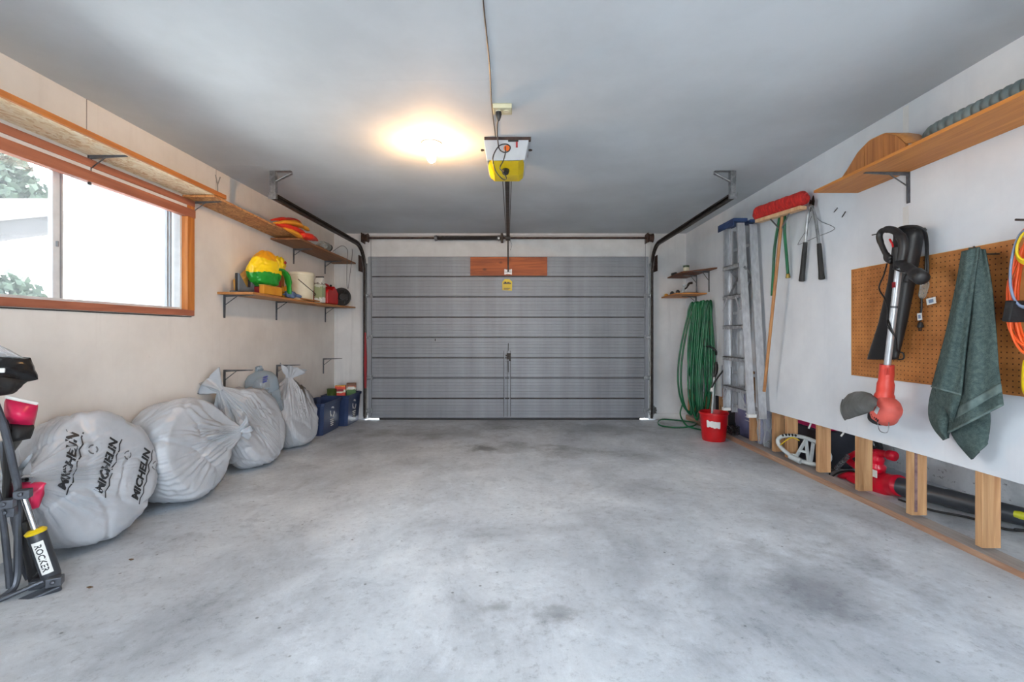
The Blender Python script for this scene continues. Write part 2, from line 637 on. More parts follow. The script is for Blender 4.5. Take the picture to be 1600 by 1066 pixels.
M['bag'] = bag_plastic('white_plastic_film', (190, 194, 200), (166, 171, 178))
M['print'] = mat('black_print', (40, 42, 46), 0.5)
M['print_grey'] = mat('grey_print', (110, 112, 116), 0.5)
M['rim_dark'] = mat('black_tyre_rubber', (30, 30, 32), 0.7)
M['blue_bin'] = mat('blue_recycling_plastic', (48, 66, 104), 0.35, col2=(36, 50, 84), sc=4)
M['pink'] = mat('pink_coated_fabric', (216, 40, 88), 0.35, col2=(184, 28, 70), bump=0.4, bsc=8, bd=0.01)
M['grey_tube'] = mat('gunmetal_tube', (104, 108, 116), 0.32, 0.7, (80, 84, 92))
M['chrome'] = mat('chrome_rod', (214, 216, 220), 0.16, 0.95, (190, 192, 196))
M['yellow'] = mat('yellow_plastic', (236, 206, 22), 0.4, col2=(216, 184, 12))
M['opener_grey'] = mat('grey_enamel', (196, 200, 204), 0.45, col2=(178, 182, 188), sc=5)
M['orange_lens'] = mat('orange_sticker', (236, 110, 24), 0.4)
M['porcelain'] = mat('white_porcelain', (240, 238, 230), 0.25, col2=(230, 226, 216))
M['beige_metal'] = mat('cream_outlet_box', (214, 208, 176), 0.5, col2=(188, 180, 148))
M['towel'] = mat('grey_green_terry', (92, 108, 106), 0.95, col2=(70, 86, 85), sc=60, bump=0.9, bsc=220, spec=0.1, bd=0.006)
M['towel_band'] = mat('smooth_towel_band', (112, 128, 126), 0.85, col2=(80, 96, 96), sc=20, spec=0.15)
M['salmon'] = mat('faded_red_housing', (226, 74, 58), 0.45, col2=(198, 62, 50), sc=6)
M['salmon_faded'] = mat('scuffed_red_housing', (218, 100, 88), 0.55, col2=(190, 80, 70), sc=9)
M['guard'] = mat('dusty_grey_guard', (118, 120, 120), 0.75, col2=(92, 94, 92), sc=10, bump=0.3, bsc=30)
M['cord_orange'] = mat('orange_cord', (246, 106, 44), 0.4, col2=(232, 88, 30))
M['cord_yellow'] = mat('yellow_cord', (240, 206, 30), 0.4)
M['cord_blue'] = mat('grey_blue_cord', (130, 146, 176), 0.45)
M['cord_black'] = mat('black_cord', (24, 24, 26), 0.45)
M['bristle'] = mat('red_broom_fibre', (206, 40, 32), 0.8, col2=(150, 22, 20), sc=60, bump=0.8, bsc=120, stretch=(1, 1, 0.3), bd=0.008)
M['duct'] = mat('grey_flexible_duct', (100, 112, 114), 0.45, col2=(78, 90, 92), sc=10)
M['blower_red'] = mat('magenta_red_plastic', (222, 18, 52), 0.3, col2=(196, 10, 40))
M['tube_dark'] = mat('dark_grey_tube', (62, 66, 72), 0.4, col2=(48, 52, 58))
M['tote'] = mat('navy_black_plastic', (36, 40, 50), 0.4, col2=(24, 27, 36), sc=6)
M['magenta'] = mat('magenta_lid_plastic', (196, 24, 96), 0.4)
M['silver_pl'] = mat('silver_grey_plastic', (196, 202, 202), 0.4, col2=(170, 176, 178))
M['lavender'] = mat('lavender_bag_film', (126, 128, 168), 0.4, col2=(106, 108, 150), bump=0.3, bsc=10, bd=0.01)
M['brass'] = mat('dull_brass', (150, 130, 70), 0.4, 0.8)
M['green'] = mat('green_printed_film', (40, 150, 50), 0.35, col2=(22, 116, 38))
M['maroon'] = mat('maroon_carton', (146, 24, 34), 0.5)
M['mustard'] = mat('mustard_carton', (214, 150, 40), 0.55, col2=(196, 130, 28))
M['tan'] = mat('tan_carton', (206, 160, 84), 0.6, col2=(190, 142, 66))
M['blue_cloth'] = mat('slate_blue_cloth', (108, 130, 164), 0.8, col2=(84, 104, 140), bump=0.3)
M['gas_red'] = mat('red_fuel_can', (196, 14, 18), 0.35, col2=(170, 8, 12))
M['olive'] = mat('green_tin', (82, 100, 46), 0.4, 0.2, (60, 76, 32))
M['dark_green'] = mat('dark_green_tin', (60, 84, 52), 0.4)
M['orange_cloth'] = mat('orange_red_fabric', (226, 52, 24), 0.6, col2=(196, 36, 16), sc=5)
M['yellow_cloth'] = mat('yellow_orange_fabric', (246, 170, 50), 0.6, col2=(226, 140, 30), sc=5)
M['blue_cap'] = mat('blue_ladder_cap', (44, 70, 116), 0.45, col2=(28, 46, 86))
M['siding'] = mat('white_siding', (232, 232, 230), 0.6)
M['fascia'] = mat('grey_brown_fascia', (40, 36, 38), 0.7)
M['shingle'] = mat('grey_roof_shingle', (84, 80, 82), 0.9)
M['leaf'] = mat('leaf_green', (46, 60, 42), 0.8, col2=(26, 38, 28), sc=6)
M['bark'] = mat('bark', (92, 76, 62), 0.9)
M['ground'] = mat('outdoor_concrete', (206, 204, 200), 0.9, col2=(184, 182, 178), sc=2)
M['vinyl'] = mat('white_window_vinyl', (232, 234, 236), 0.4)
M['vinyl_grey'] = mat('grey_window_track', (150, 154, 160), 0.4)
M['grey_box'] = mat('slate_plastic_holder', (104, 112, 122), 0.5, col2=(88, 96, 106))
M['debris'] = mat('dry_leaf_brown', (110, 84, 60), 0.9)


def pane_glass(name, dust):
    m, nt, b, out = base_mat(name)
    nt.nodes.remove(b)
    tr = nt.nodes.new('ShaderNodeBsdfTransparent')
    tr.inputs[0].default_value = (0.96, 0.98, 0.98, 1)
    gl = nt.nodes.new('ShaderNodeBsdfGlossy')
    gl.inputs['Roughness'].default_value = 0.03
    di = nt.nodes.new('ShaderNodeBsdfTranslucent')
    di.inputs[0].default_value = (0.95, 0.97, 1, 1)
    fr = nt.nodes.new('ShaderNodeFresnel')
    fr.inputs[0].default_value = 1.35
    m1 = nt.nodes.new('ShaderNodeMixShader')
    nt.links.new(fr.outputs[0], m1.inputs[0])
    nt.links.new(tr.outputs[0], m1.inputs[1])
    nt.links.new(gl.outputs[0], m1.inputs[2])
    m2 = nt.nodes.new('ShaderNodeMixShader')
    dn = ramp(nt, noise_n(nt, coords(nt), 2.2, 5), [(0.3, (dust * 0.7,) * 3), (0.7, (dust,) * 3)])
    nt.links.new(dn, m2.inputs[0])
    nt.links.new(m1.outputs[0], m2.inputs[1])
    nt.links.new(di.outputs[0], m2.inputs[2])
    nt.links.new(m2.outputs[0], out.inputs[0])
    return m


M['pane'] = pane_glass('dusty_pane', 0.02)
M['pane_milky'] = pane_glass('milky_pane', 0.12)


def clear_plastic(name, col, alpha, rough=0.15):
    m, nt, b, out = base_mat(name)
    b.inputs['Base Color'].default_value = (*lin(col), 1)
    b.inputs['Roughness'].default_value = rough
    v = coords(nt)
    bump_n(nt, b, noise_n(nt, v, 9, 4), 0.3, 0.02)
    lw = nt.nodes.new('ShaderNodeLayerWeight')
    lw.inputs[0].default_value = 0.35
    a = math_n(nt, 'ADD', alpha, math_n(nt, 'MULTIPLY', lw.outputs['Facing'], 0.7))
    nt.links.new(a, b.inputs['Alpha'])
    return m


M['clear'] = clear_plastic('clear_sheeting', (200, 206, 212), 0.25)
M['jug'] = clear_plastic('blue_grey_bottle_plastic', (150, 168, 182), 0.42, 0.08)
M['glass_jar'] = clear_plastic('clear_glass', (190, 200, 196), 0.15, 0.05)


def banded(name, stops, axis=2, rough=0.4, nz=0.0, nsc=8):
    """printed film or carton: colours in bands along one axis of the object"""
    m, nt, b, _ = base_mat(name)
    b.inputs['Roughness'].default_value = rough
    t = nt.nodes.new('ShaderNodeTexCoord')
    s = nt.nodes.new('ShaderNodeSeparateXYZ')
    nt.links.new(t.outputs['Object'], s.inputs[0])
    f = s.outputs[axis]
    if nz:
        f = math_n(nt, 'ADD', f, math_n(nt, 'MULTIPLY', math_n(nt, 'SUBTRACT', noise_n(nt, t.outputs['Object'], nsc, 3), 0.5), nz))
    r = ramp(nt, f, stops)
    r.node.color_ramp.interpolation = 'CONSTANT'
    nt.links.new(r, b.inputs['Base Color'])
    return m

# ------------------------------------------------------------------ the setting
XL, XR, YB, ZC = -2.41, 2.226, 6.155, 2.445
YF = -1.4
XV = 3.05                                   # foundation wall behind the open stud bays

# floor: one slab falling towards the overhead door
mb = MB()
ny, nx = 40, 24
mb.grid(lambda u, v: (XL - 0.12 + (XV + 0.12 - XL) * u, YF + (YB + 0.3 - YF) * v,
                      fz(YF + (YB + 0.3 - YF) * v) + 0.004 * noise.noise(Vector((u * 7, v * 12, 0)))), nx, ny)
mb.box(XL - 0.12, XV, YF, YB + 0.3, -0.2, -0.06)
floor = struct(mb.build('floor', M['floor'], smooth='all'))

ceiling = struct(box(XL - 0.12, XV + 0.1, YF, YB + 0.12, ZC, ZC + 0.12).build('ceiling', M['ceiling']))
# taped drywall joints on the ceiling, slightly proud
for y in (1.25, 2.48, 3.71, 4.94):
    box(XL, XR, y - 0.06, y + 0.06, ZC - 0.0003, ZC + 0.001).build('drywall_joint', M['ceiling'], ceiling)

# left wall with its window opening
WY0, WY1, WZ0, WZ1 = 1.58, 3.40, 1.30, 2.07
mb = MB()
mb.box(XL - 0.13, XL, YF, WY0, -0.05, ZC)
mb.box(XL - 0.13, XL, WY1, YB, -0.05, ZC)
mb.box(XL - 0.13, XL, WY0, WY1, -0.05, WZ0)
mb.box(XL - 0.13, XL, WY0, WY1, WZ1, ZC)
wall_left = struct(mb.build('wall_left', M['wall']))
for y in (2.615, 3.74):
    box(XL, XL + 0.0012, y - 0.002, y + 0.002, 2.16, ZC).build('drywall_joint', mat('crack_grey', (150, 144, 138), 0.9), wall_left)
# grey trickle of old caulk near the shelf joint
mb = MB()
mb.tube([(XL + 0.001, 3.73, 2.40), (XL + 0.001, 3.755, 2.33), (XL + 0.001, 3.76, 2.18)], 0.006, 6)
mb.tube([(XL + 0.001, 3.79, 2.40), (XL + 0.001, 3.757, 2.33)], 0.005, 6)
plab(mb.build('caulk_run', mat('grey_caulk', (150, 148, 144), 0.8), wall_left), 'grey trickle of caulk down the wall')

# back wall round the overhead door
DX0, DX1, DZ = -1.955, 1.725, 2.135
mb = MB()
mb.box(XL - 0.13, DX0, YB, YB + 0.13, -0.05, ZC)
mb.box(DX1, XV + 0.1, YB, YB + 0.13, -0.05, ZC)
mb.box(DX0, DX1, YB, YB + 0.13, DZ - 0.03, ZC)
wall_back = struct(mb.build('wall_back', M['wall_b']))
struct(box(-1.99, 1.75, YB - 0.02, YB, DZ - 0.005, 2.405).build('trim_1', M['trim_white'], bevel=0.003))
struct(box(-1.99, 1.75, YB - 0.035, YB, 2.41, 2.442).build('trim_2', M['trim_white'], bevel=0.003))
bb = struct(box(1.78, XR, YB - 0.016, YB, 0.0, 0.075).build('baseboard_back', M['trim_white'], bevel=0.004))
# crumbled drywall beside the door foot
mb = MB()
mb.blob((1.80, YB - 0.004, 0.10), (0.035, 0.012, 0.06), 0.25, 3, 4)
plab(mb.build('crumbled_patch', mat('crumbling_plaster', (128, 124, 120), 0.95, col2=(80, 78, 76), sc=40), wall_back), 'dark crumbled patch low on the wall')

# unseen wall behind the camera; its openings are added to let in fill daylight
mb = MB()
mb.box(XL - 0.13, -0.8, YF - 0.12, YF, -0.05, ZC)
mb.box(0.8, 2.30, YF - 0.12, YF, -0.05, ZC)
mb.box(2.30, XV + 0.1, YF - 0.12, YF, 2.1, ZC)  # head over an opening added so daylight brightens the stud bays
mb.box(-0.8, 0.8, YF - 0.12, YF, 2.1, ZC)
struct(mb.build('wall_front', M['wall_b']))

# right wall: drywall sheet stopped short of the floor over bare studs
bot = [(0.5, 0.475), (2.05, 0.470), (2.9, 0.462), (3.6, 0.452), (4.30, 0.440), (4.36, 0.445), (4.37, 0.775), (5.08, 0.785), (5.10, 0.44), (YB, 0.405)]
poly = bot + [(YB, ZC), (0.5, ZC)]
mb = MB()
mb.prism(poly, (XR, 0, 0), (0, 1, 0), (0, 0, 1), (0.0125, 0, 0))
wall_right = struct(mb.build('wall_right', M['wall_r'], fix=True))
mb = MB()
for k, y in enumerate([0.623, 1.029, 1.435, 1.841, 2.247, 2.653, 3.059, 3.465, 3.871, 4.07, 4.47, 5.15, 5.56, 6.09]):
    s = box(XR + 0.0130, XR + 0.0130 + 0.089, y, y + 0.038, 0.10, ZC - 0.02)
    s.build('stud', M['pine'], wall_right, bevel=0.002)
# paper-edged bark strip on one stud, a stamp on its face
plab(box(XR + 0.030, XR + 0.046, 2.651, 2.653, 0.12, 0.50).build('bark_edge', mat('bark_edge', (104, 78, 84), 0.9, col2=(150, 120, 116), sc=30), wall_right), 'dark bark strip on a stud')
mb = MB()
mb.grid(lambda u, v: (XR + 0.0125 + 0.095 * u, 0.0 + YB * v, fz(YB * v) * 0 + 0.062 + 0.035 * (1 - v) + (0.0)), 2, 2)
M['sill_dusty'] = wood('dusty_sill_top', (186, 180, 176), (150, 142, 138), 'y')
sp = MB()
npl = 60


def sill(u, v):
    y = -0.6 + (YB + 0.6) * v
    top = 0.098 - 0.006 * y + 0.003 * noise.noise(Vector((y * 3, 0, 1)))
    lowf = fz(y) - 0.02
    prof = [(XR - 0.012 + 0.003 * noise.noise(Vector((y * 5, 2, 0))), lowf), (XR - 0.010, top - 0.004), (XR - 0.004, top), (XR + 0.105, top), (XR + 0.105, lowf)]
    return (prof[int(round(u * 4))][0], y, prof[int(round(u * 4))][1])


sp.grid(sill, 5, npl)
sp.m = [1 if 2 * (npl - 1) <= i < 3 * (npl - 1) else 0 for i in range(len(sp.f))]
plab(sp.build('sill_plate', [M['sill_wood'], M['sill_dusty']], wall_right), 'weathered sill plate under the studs')
# broken drywall edge strips of paper hanging over the stud bays
for y0, l, dx in ((3.62, 0.05, 0.02), (3.26, 0.03, 0.02)):
    t = MB()
    t.tube(spline([(XR + 0.02, y0, 0.50), (XR + 0.025 + dx, y0 - 0.01, 0.45), (XR + 0.02, y0 - 0.02, 0.45 - l)], 5), 0.006, 6)
    plab(t.build('torn_paper', M['white_pl'], wall_right), 'torn white paper hanging in a stud bay')
struct(box(XV, XV + 0.12, YF, YB, -0.05, ZC).build('wall_outer', M['foundation']))
# drywall joint and scratches on the right wall
for y, z0, z1 in ((2.675, 1.56, 1.86), (2.675, 2.08, ZC - 0.01)):
    box(XR - 0.0012, XR, y - 0.02, y + 0.02, z0, z1).build('drywall_joint', M['trim_white'], wall_right)
for (a, b) in (((3.20, 1.93), (3.15, 1.955)), ((3.28, 1.985), (3.23, 2.0))):
    t = MB()
    t.tube([(XR - 0.001, a[0], a[1]), (XR - 0.012, b[0], b[1])], 0.003, 6)
    t.build('nail', M['dark_steel'], wall_right)

# ---- overhead door
dY = 6.105
door = struct(box(DX0 + 0.01, DX1 - 0.012, dY + 0.026, dY + 0.036, 0.02, DZ).build('door_1', M['dark_steel']),
              'grey ribbed metal overhead garage door of four wide sections')
SECH = 2.125 / 4
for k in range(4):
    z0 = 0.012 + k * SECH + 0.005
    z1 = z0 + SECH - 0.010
    prof = []                                 # (z, towards the room)
    for h in range(2):
        a = z0 + h * (z1 - z0) / 2
        hh = (z1 - z0) / 2
        prof += [(a + (0 if h == 0 else 0.006), -0.012), (a + (0.001 if h == 0 else 0.0065), 0.010 if h == 0 else 0.006), (a + 0.010, 0.014 if h == 0 else 0.008), (a + 0.014, 0.004)]
        for r in range(5):
            c = a + 0.014 + (hh - 0.03) * (r + 1) / 6
            prof += [(c - 0.006, 0.004), (c - 0.003, 0.0075), (c + 0.003, 0.0075), (c + 0.006, 0.004)]
        prof += [(a + hh - 0.020, 0.004), (a + hh - 0.018, 0.012), (a + hh - 0.008, 0.012), (a + hh - 0.007, -0.012)]
    prof.append((z1, -0.012))
    mb = MB()
    n = len(prof)
    xs = [DX0 + 0.008, DX1 - 0.010]
    vs = [(x, dY + 0.012 - d, z) for x in xs for z, d in prof]
    mb.add(vs, [(i, i + n, i + n + 1, i + 1) for i in range(n - 1)])
    mb.box(xs[0], xs[1], dY + 0.0235, dY + 0.034, z0, z1)
    mb.build('door_section', M['door'], door, fix=True)
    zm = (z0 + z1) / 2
    box(DX0 + 0.055, DX1 - 0.06, dY + 0.010, dY + 0.022, zm - 0.006, zm + 0.004).build('groove_shade', M['dark_steel'], door)  # dark strip standing in for the shade inside the mid groove
    for x in (DX0 + 0.03, DX1 - 0.035):
        box(x - 0.022, x + 0.022, dY - 0.006, dY + 0.012, z0 + 0.004, z1 - 0.004).build('end_stile', M['door'], door, bevel=0.003)
plab(box(DX0 + 0.15, DX1 - 0.12, dY - 0.004, dY + 0.03, 0.0, 0.02).build('bottom_seal', M['rubber'], door), 'black rubber bottom seal')
for x in (-0.165, -0.095):
    mb = box(x - 0.006, x + 0.006, dY - 0.003, dY + 0.012, 0.05, 0.92)
    mb.build('centre_stile', M['door'], door, bevel=0.002)
for x in (-0.175, -0.130, -0.085):
    box(x - 0.0025, x + 0.0025, dY - 0.0045, dY + 0.012, 0.04, 0.90).build('stile_gap', M['dark_steel'], door)
# lock handle
mb = MB()
mb.box(-0.135, -0.085, dY - 0.010, dY + 0.002, 0.79, 0.87)
mb.lathe([(0.022, 0), (0.022, 0.03), (0.012, 0.034)], (-0.11, dY - 0.008, 0.84), (0, -1, 0), 16)
mb.bar((-0.150, dY - 0.040, 0.845), (-0.085, dY - 0.040, 0.835), 0.014, 0.014, (0, 1, 0))
mb.bar((-0.10, dY - 0.03, 0.83), (-0.097, dY - 0.03, 0.77), 0.02, 0.012, (1, 0, 0))
plab(mb.build('lock_handle', M['dark_steel'], door, bevel=0.002), 'dark locking handle in the middle of the door')
mb = MB()
mb.tube([(-0.117, dY - 0.006, 0.9), (-0.115, dY - 0.012, 1.0)], 0.004, 6)
mb.tube([(-0.117, dY - 0.006, 0.77), (-0.115, dY - 0.010, 0.62)], 0.004, 6)
mb.build('lock_bar', M['dark_steel'], door)
plab(box(-1.074, -1.064, dY - 0.006, dY + 0.005, 1.03, 1.06).build('keyhole_slot', M['black'], door), 'small dark slot')
# reinforcing board with the opener bracket, and the tag
bw = P(735, 431, dY - 0.015), P(855, 402, dY - 0.015)
rb = box(bw[0].x, bw[1].x, dY - 0.026, dY - 0.004, bw[0].z, bw[1].z).build('reinforcing_board', M['redboard'], door, bevel=0.003)
plab(rb, 'red-brown stained wooden board with knots')
mb = MB()
c = P(794, 425, dY - 0.03)
mb.box(c.x - 0.05, c.x - 0.03, dY - 0.05, dY - 0.026, c.z - 0.035, c.z + 0.035)
mb.box(c.x + 0.03, c.x + 0.05, dY - 0.05, dY - 0.026, c.z - 0.035, c.z + 0.035)
mb.box(c.x - 0.05, c.x + 0.05, dY - 0.031, dY - 0.026, c.z - 0.03, c.z + 0.03)
mb.tube([(c.x - 0.05, dY - 0.045, c.z), (c.x + 0.05, dY - 0.045, c.z)], 0.008, 8)
mb.build('arm_bracket', M['alu'], door, bevel=0.002)
c = P(792.5, 445.5, dY - 0.012)
mb = MB()
mb.prism([(-0.062, -0.065), (0.062, -0.075), (0.066, 0.045), (0.03, 0.075), (-0.03, 0.078), (-0.064, 0.04)], (c.x, dY - 0.014, c.z), (1, 0, 0), (0, 0, 1), (0, 0.003, 0))
tg = plab(mb.build('warning_tag', M['yellow'], door, fix=True), 'yellow warning tag with black figure print')
mb = MB()
for (a, b, cc, d) in ((-0.05, 0.05, 0.015, 0.028), (-0.035, -0.012, 0.028, 0.042), (0.0, 0.03, 0.03, 0.04), (-0.045, 0.04, -0.045, -0.038), (-0.045, 0.02, -0.058, -0.052)):
    mb.box(c.x + a, c.x + b, dY - 0.0152, dY - 0.0142, c.z + cc, c.z + d)
mb.build('tag_print', M['print'], tg)

# ---- window in the left wall
wnd = struct(box(XL - 0.11, XL - 0.03, WY0, WY1, WZ0 - 0.012, WZ0 + 0.004).build('window_1', M['casing_y']), 'wide sliding window in an orange wood casing')
plab(box(XL - 0.028, XL + 0.016, WY0 - 0.07, WY1 + 0.068, 1.262, 1.305).build('sill_casing', M['casing_y'], wnd, bevel=0.003), 'red-brown bottom casing')
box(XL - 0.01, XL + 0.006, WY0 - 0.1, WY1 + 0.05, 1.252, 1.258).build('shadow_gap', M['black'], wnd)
plab(box(XL - 0.028, XL + 0.017, WY1 - 0.006, WY1 + 0.068, 1.302, 2.112).build('side_casing', M['casing'], wnd, bevel=0.003), 'orange side casing')
box(XL - 0.028, XL + 0.017, WY0 - 0.068, WY0 + 0.006, 1.302, 2.112).build('side_casing', M['casing'], wnd, bevel=0.003)
plab(box(XL, XL + 0.020, WY0 - 0.07, WY1 + 0.07, 2.068, 2.112).build('head_casing', M['casing_y'], wnd, bevel=0.003), 'red-brown upper head casing')
plab(box(XL - 0.02, XL + 0.022, WY0 - 0.07, WY1 + 0.072, 1.985, 2.046).build('head_board', M['casing_y'], wnd, bevel=0.003), 'red-brown lower head board')
box(XL - 0.01, XL + 0.012, WY0 - 0.06, WY1 + 0.05, 2.046, 2.068).build('head_filler', M['trim_white'], wnd)
mb = MB()
mb.box(XL - 0.12, XL - 0.026, WY1 - 0.024, WY1 - 0.001, WZ0 + 0.005, 2.05)
mb.box(XL - 0.12, XL - 0.026, WY0 + 0.001, WY0 + 0.024, WZ0 + 0.005, 2.05)
mb.box(XL - 0.12, XL - 0.03, WY0, WY1, WZ0 - 0.001, WZ0 + 0.022)
mb.box(XL - 0.12, XL - 0.03, WY0, WY1, 2.03, 2.068)
mb.build('frame', M['vinyl'], wnd, bevel=0.003)
for y in (WY1 - 0.045, WY1 - 0.075):
    box(XL - 0.095, XL - 0.075, y - 0.008, y + 0.008, WZ0 + 0.02, 2.03).build('track', M['vinyl_grey'], wnd, bevel=0.002)
YM = 2.53
mb = MB()
mb.box(XL - 0.085, XL - 0.06, YM - 0.045, YM - 0.005, WZ0 + 0.015, 2.04)
mb.box(XL - 0.115, XL - 0.09, YM + 0.0, YM + 0.045, WZ0 + 0.015, 2.04)
mb.build('meeting_stile', M['vinyl'], wnd, bevel=0.003)
box(XL - 0.0875, XL - 0.0625, YM - 0.004, YM + 0.006, WZ0 + 0.015, 2.04).build('meeting_track', M['vinyl_grey'], wnd)
box(XL - 0.06, XL - 0.05, YM - 0.03, YM - 0.02, 1.60, 1.63).build('latch', M['vinyl_grey'], wnd, bevel=0.002)
box(XL - 0.075, XL - 0.071, WY0 + 0.02, YM - 0.03, WZ0 + 0.02, 2.03).build('pane', M['pane'], wnd)
plab(box(XL - 0.105, XL - 0.101, YM + 0.02, WY1 - 0.02, WZ0 + 0.02, 2.03).build('pane', M['pane_milky'], wnd), 'milky fixed pane')

# ---- outdoors
gm = MB()
gm.box(-60, XL - 0.13, -60, 60, -0.3, -0.08)
gm.box(XV + 0.12, 60, -60, 60, -0.3, -0.08)
gm.box(XL - 0.13, XV + 0.12, -60, YF - 0.12, -0.3, -0.08)
gm.box(XL - 0.13, XV + 0.12, YB + 0.13, 60, -0.3, -0.02)
struct(gm.build('ground', M['ground']))

HX = -7.2                                  # neighbour's gable wall, seen through the window
nb = thing('neighbour_garage', 'white sided garage with grey-brown gable fascia outside the window', 'building', (HX, 10.5, -0.08))
mb = MB()
mb.prism([(5.0, -0.08), (16.0, -0.08), (16.0, 1.95), (10.5, 3.85), (5.0, 1.95)], (HX, 0, 0), (0, 1, 0), (0, 0, 1), (-6, 0, 0))
mb.build('wall', M['siding'], nb, fix=True)
for k in range(22):
    y = 5.1 + k * 0.5
    zt = 1.90 + 1.9 * (1 - abs(y - 10.5) / 5.5)
    box(HX, HX + 0.02, y - 0.02, y + 0.02, -0.06, zt).build('batten', M['siding'], nb)
for sgn in (-1, 1):
    a, b = Vector((HX + 0.15, 10.5 + sgn * 6.1, 1.86)), Vector((HX + 0.15, 10.5, 3.97))
    mb = MB()
    mb.bar(a, b, 0.05, 0.30, (1, 0, 0))
    mb.build('fascia', M['fascia'], nb)
    mb = MB()
    mb.bar(a + Vector((-3.1, 0, 0.16)), b + Vector((-3.1, 0, 0.16)), 6.4, 0.05, (1, 0, 0))
    mb.build('roof', M['shingle'], nb)


def leafy(name, label, cat, c, r, n, seed, leaf=0.12, trunk=True, cone=False):
    rnd = random.Random(seed)
    t = thing(name, label, cat, (c[0], c[1], -0.08))
    mb = MB()
    for i in range(n):
        d = Vector((rnd.gauss(0, 1), rnd.gauss(0, 1), rnd.gauss(0, 1))).normalized() * (rnd.random() ** 0.4)
        if cone:
            d.x *= 1.5 * (0.55 - 0.5 * d.z)
            d.y *= 1.5 * (0.55 - 0.5 * d.z)
        p = Vector((c[0] + d.x * r[0], c[1] + d.y * r[1], c[2] + d.z * r[2]))
        u = Vector((rnd.gauss(0, 1), rnd.gauss(0, 1), rnd.gauss(0, 1))).normalized()
        v = u.orthogonal().normalized()
        s = leaf * (0.6 + rnd.random() * 0.8)
        mb.add([p - u * s, p + v * s * 0.5, p + u * s, p - v * s * 0.5], [(0, 1, 2, 3)])
    mb.build('foliage', M['leaf'], t, kind='stuff')
    if trunk:
        mb = MB()
        mb.tube([(c[0], c[1], -0.08), (c[0] + 0.05, c[1], c[2] * 0.6), (c[0], c[1], c[2])], [0.16, 0.12, 0.06], 10)
        mb.build('trunk', M['bark'], t)
    return t


leafy('tree', 'tall dark conifer beyond the garage roof, seen through the sliding pane', 'tree', (-16.0, 14.6, 5.0), (1.9, 1.4, 2.4), 3000, 1, 0.14, cone=True)
leafy('tree', 'pale leafy tree beside the conifer beyond the garage roof', 'tree', (-17.5, 17.4, 5.0), (1.6, 1.3, 1.3), 2000, 2, 0.16)
leafy('shrub', 'green shrub against the white siding outside the window', 'shrub', (-6.4, 5.85, 1.15), (0.5, 0.45, 0.75), 1500, 3, 0.07, trunk=True)
# patio table and a barbecue under its cover, hazy behind the milky pane
t = thing('patio_table', 'grey patio table outside beneath the white siding', 'table', (-6.3, 7.9, -0.08))
mb = MB()
mb.box(-6.6, -6.0, 7.2, 8.6, 1.0, 1.05)
mb.build('tabletop', M['fascia'], t)
for x, y in ((-6.55, 7.25), (-6.05, 7.25), (-6.55, 8.55), (-6.05, 8.55)):
    box(x - 0.03, x + 0.03, y - 0.03, y + 0.03, -0.08, 1.0).build('leg', M['fascia'], t)
t = thing('garden_bench', 'pale grey covered bench beside the patio table outside', 'bench', (-5.8, 9.5, -0.08))
mb = MB()
mb.box(-6.0, -5.6, 8.9, 10.6, 1.25, 1.33)
mb.build('seat', M['fascia'], t)
for y in (9.0, 10.5):
    box(-5.98, -5.62, y - 0.05, y + 0.05, -0.08, 1.25).build('leg', M['vinyl_grey'], t)

# ------------------------------------------------------------------ overhead door hardware
CP = [(-0.025, -0.014), (0.025, -0.014), (0.025, 0.014), (0.010, 0.014), (0.010, 0.010), (0.021, 0.010), (0.021, -0.010), (-0.021, -0.010), (-0.021, 0.010), (-0.010, 0.010), (-0.010, 0.014), (-0.025, 0.014)]
CPV = [(b, a) for a, b in CP]


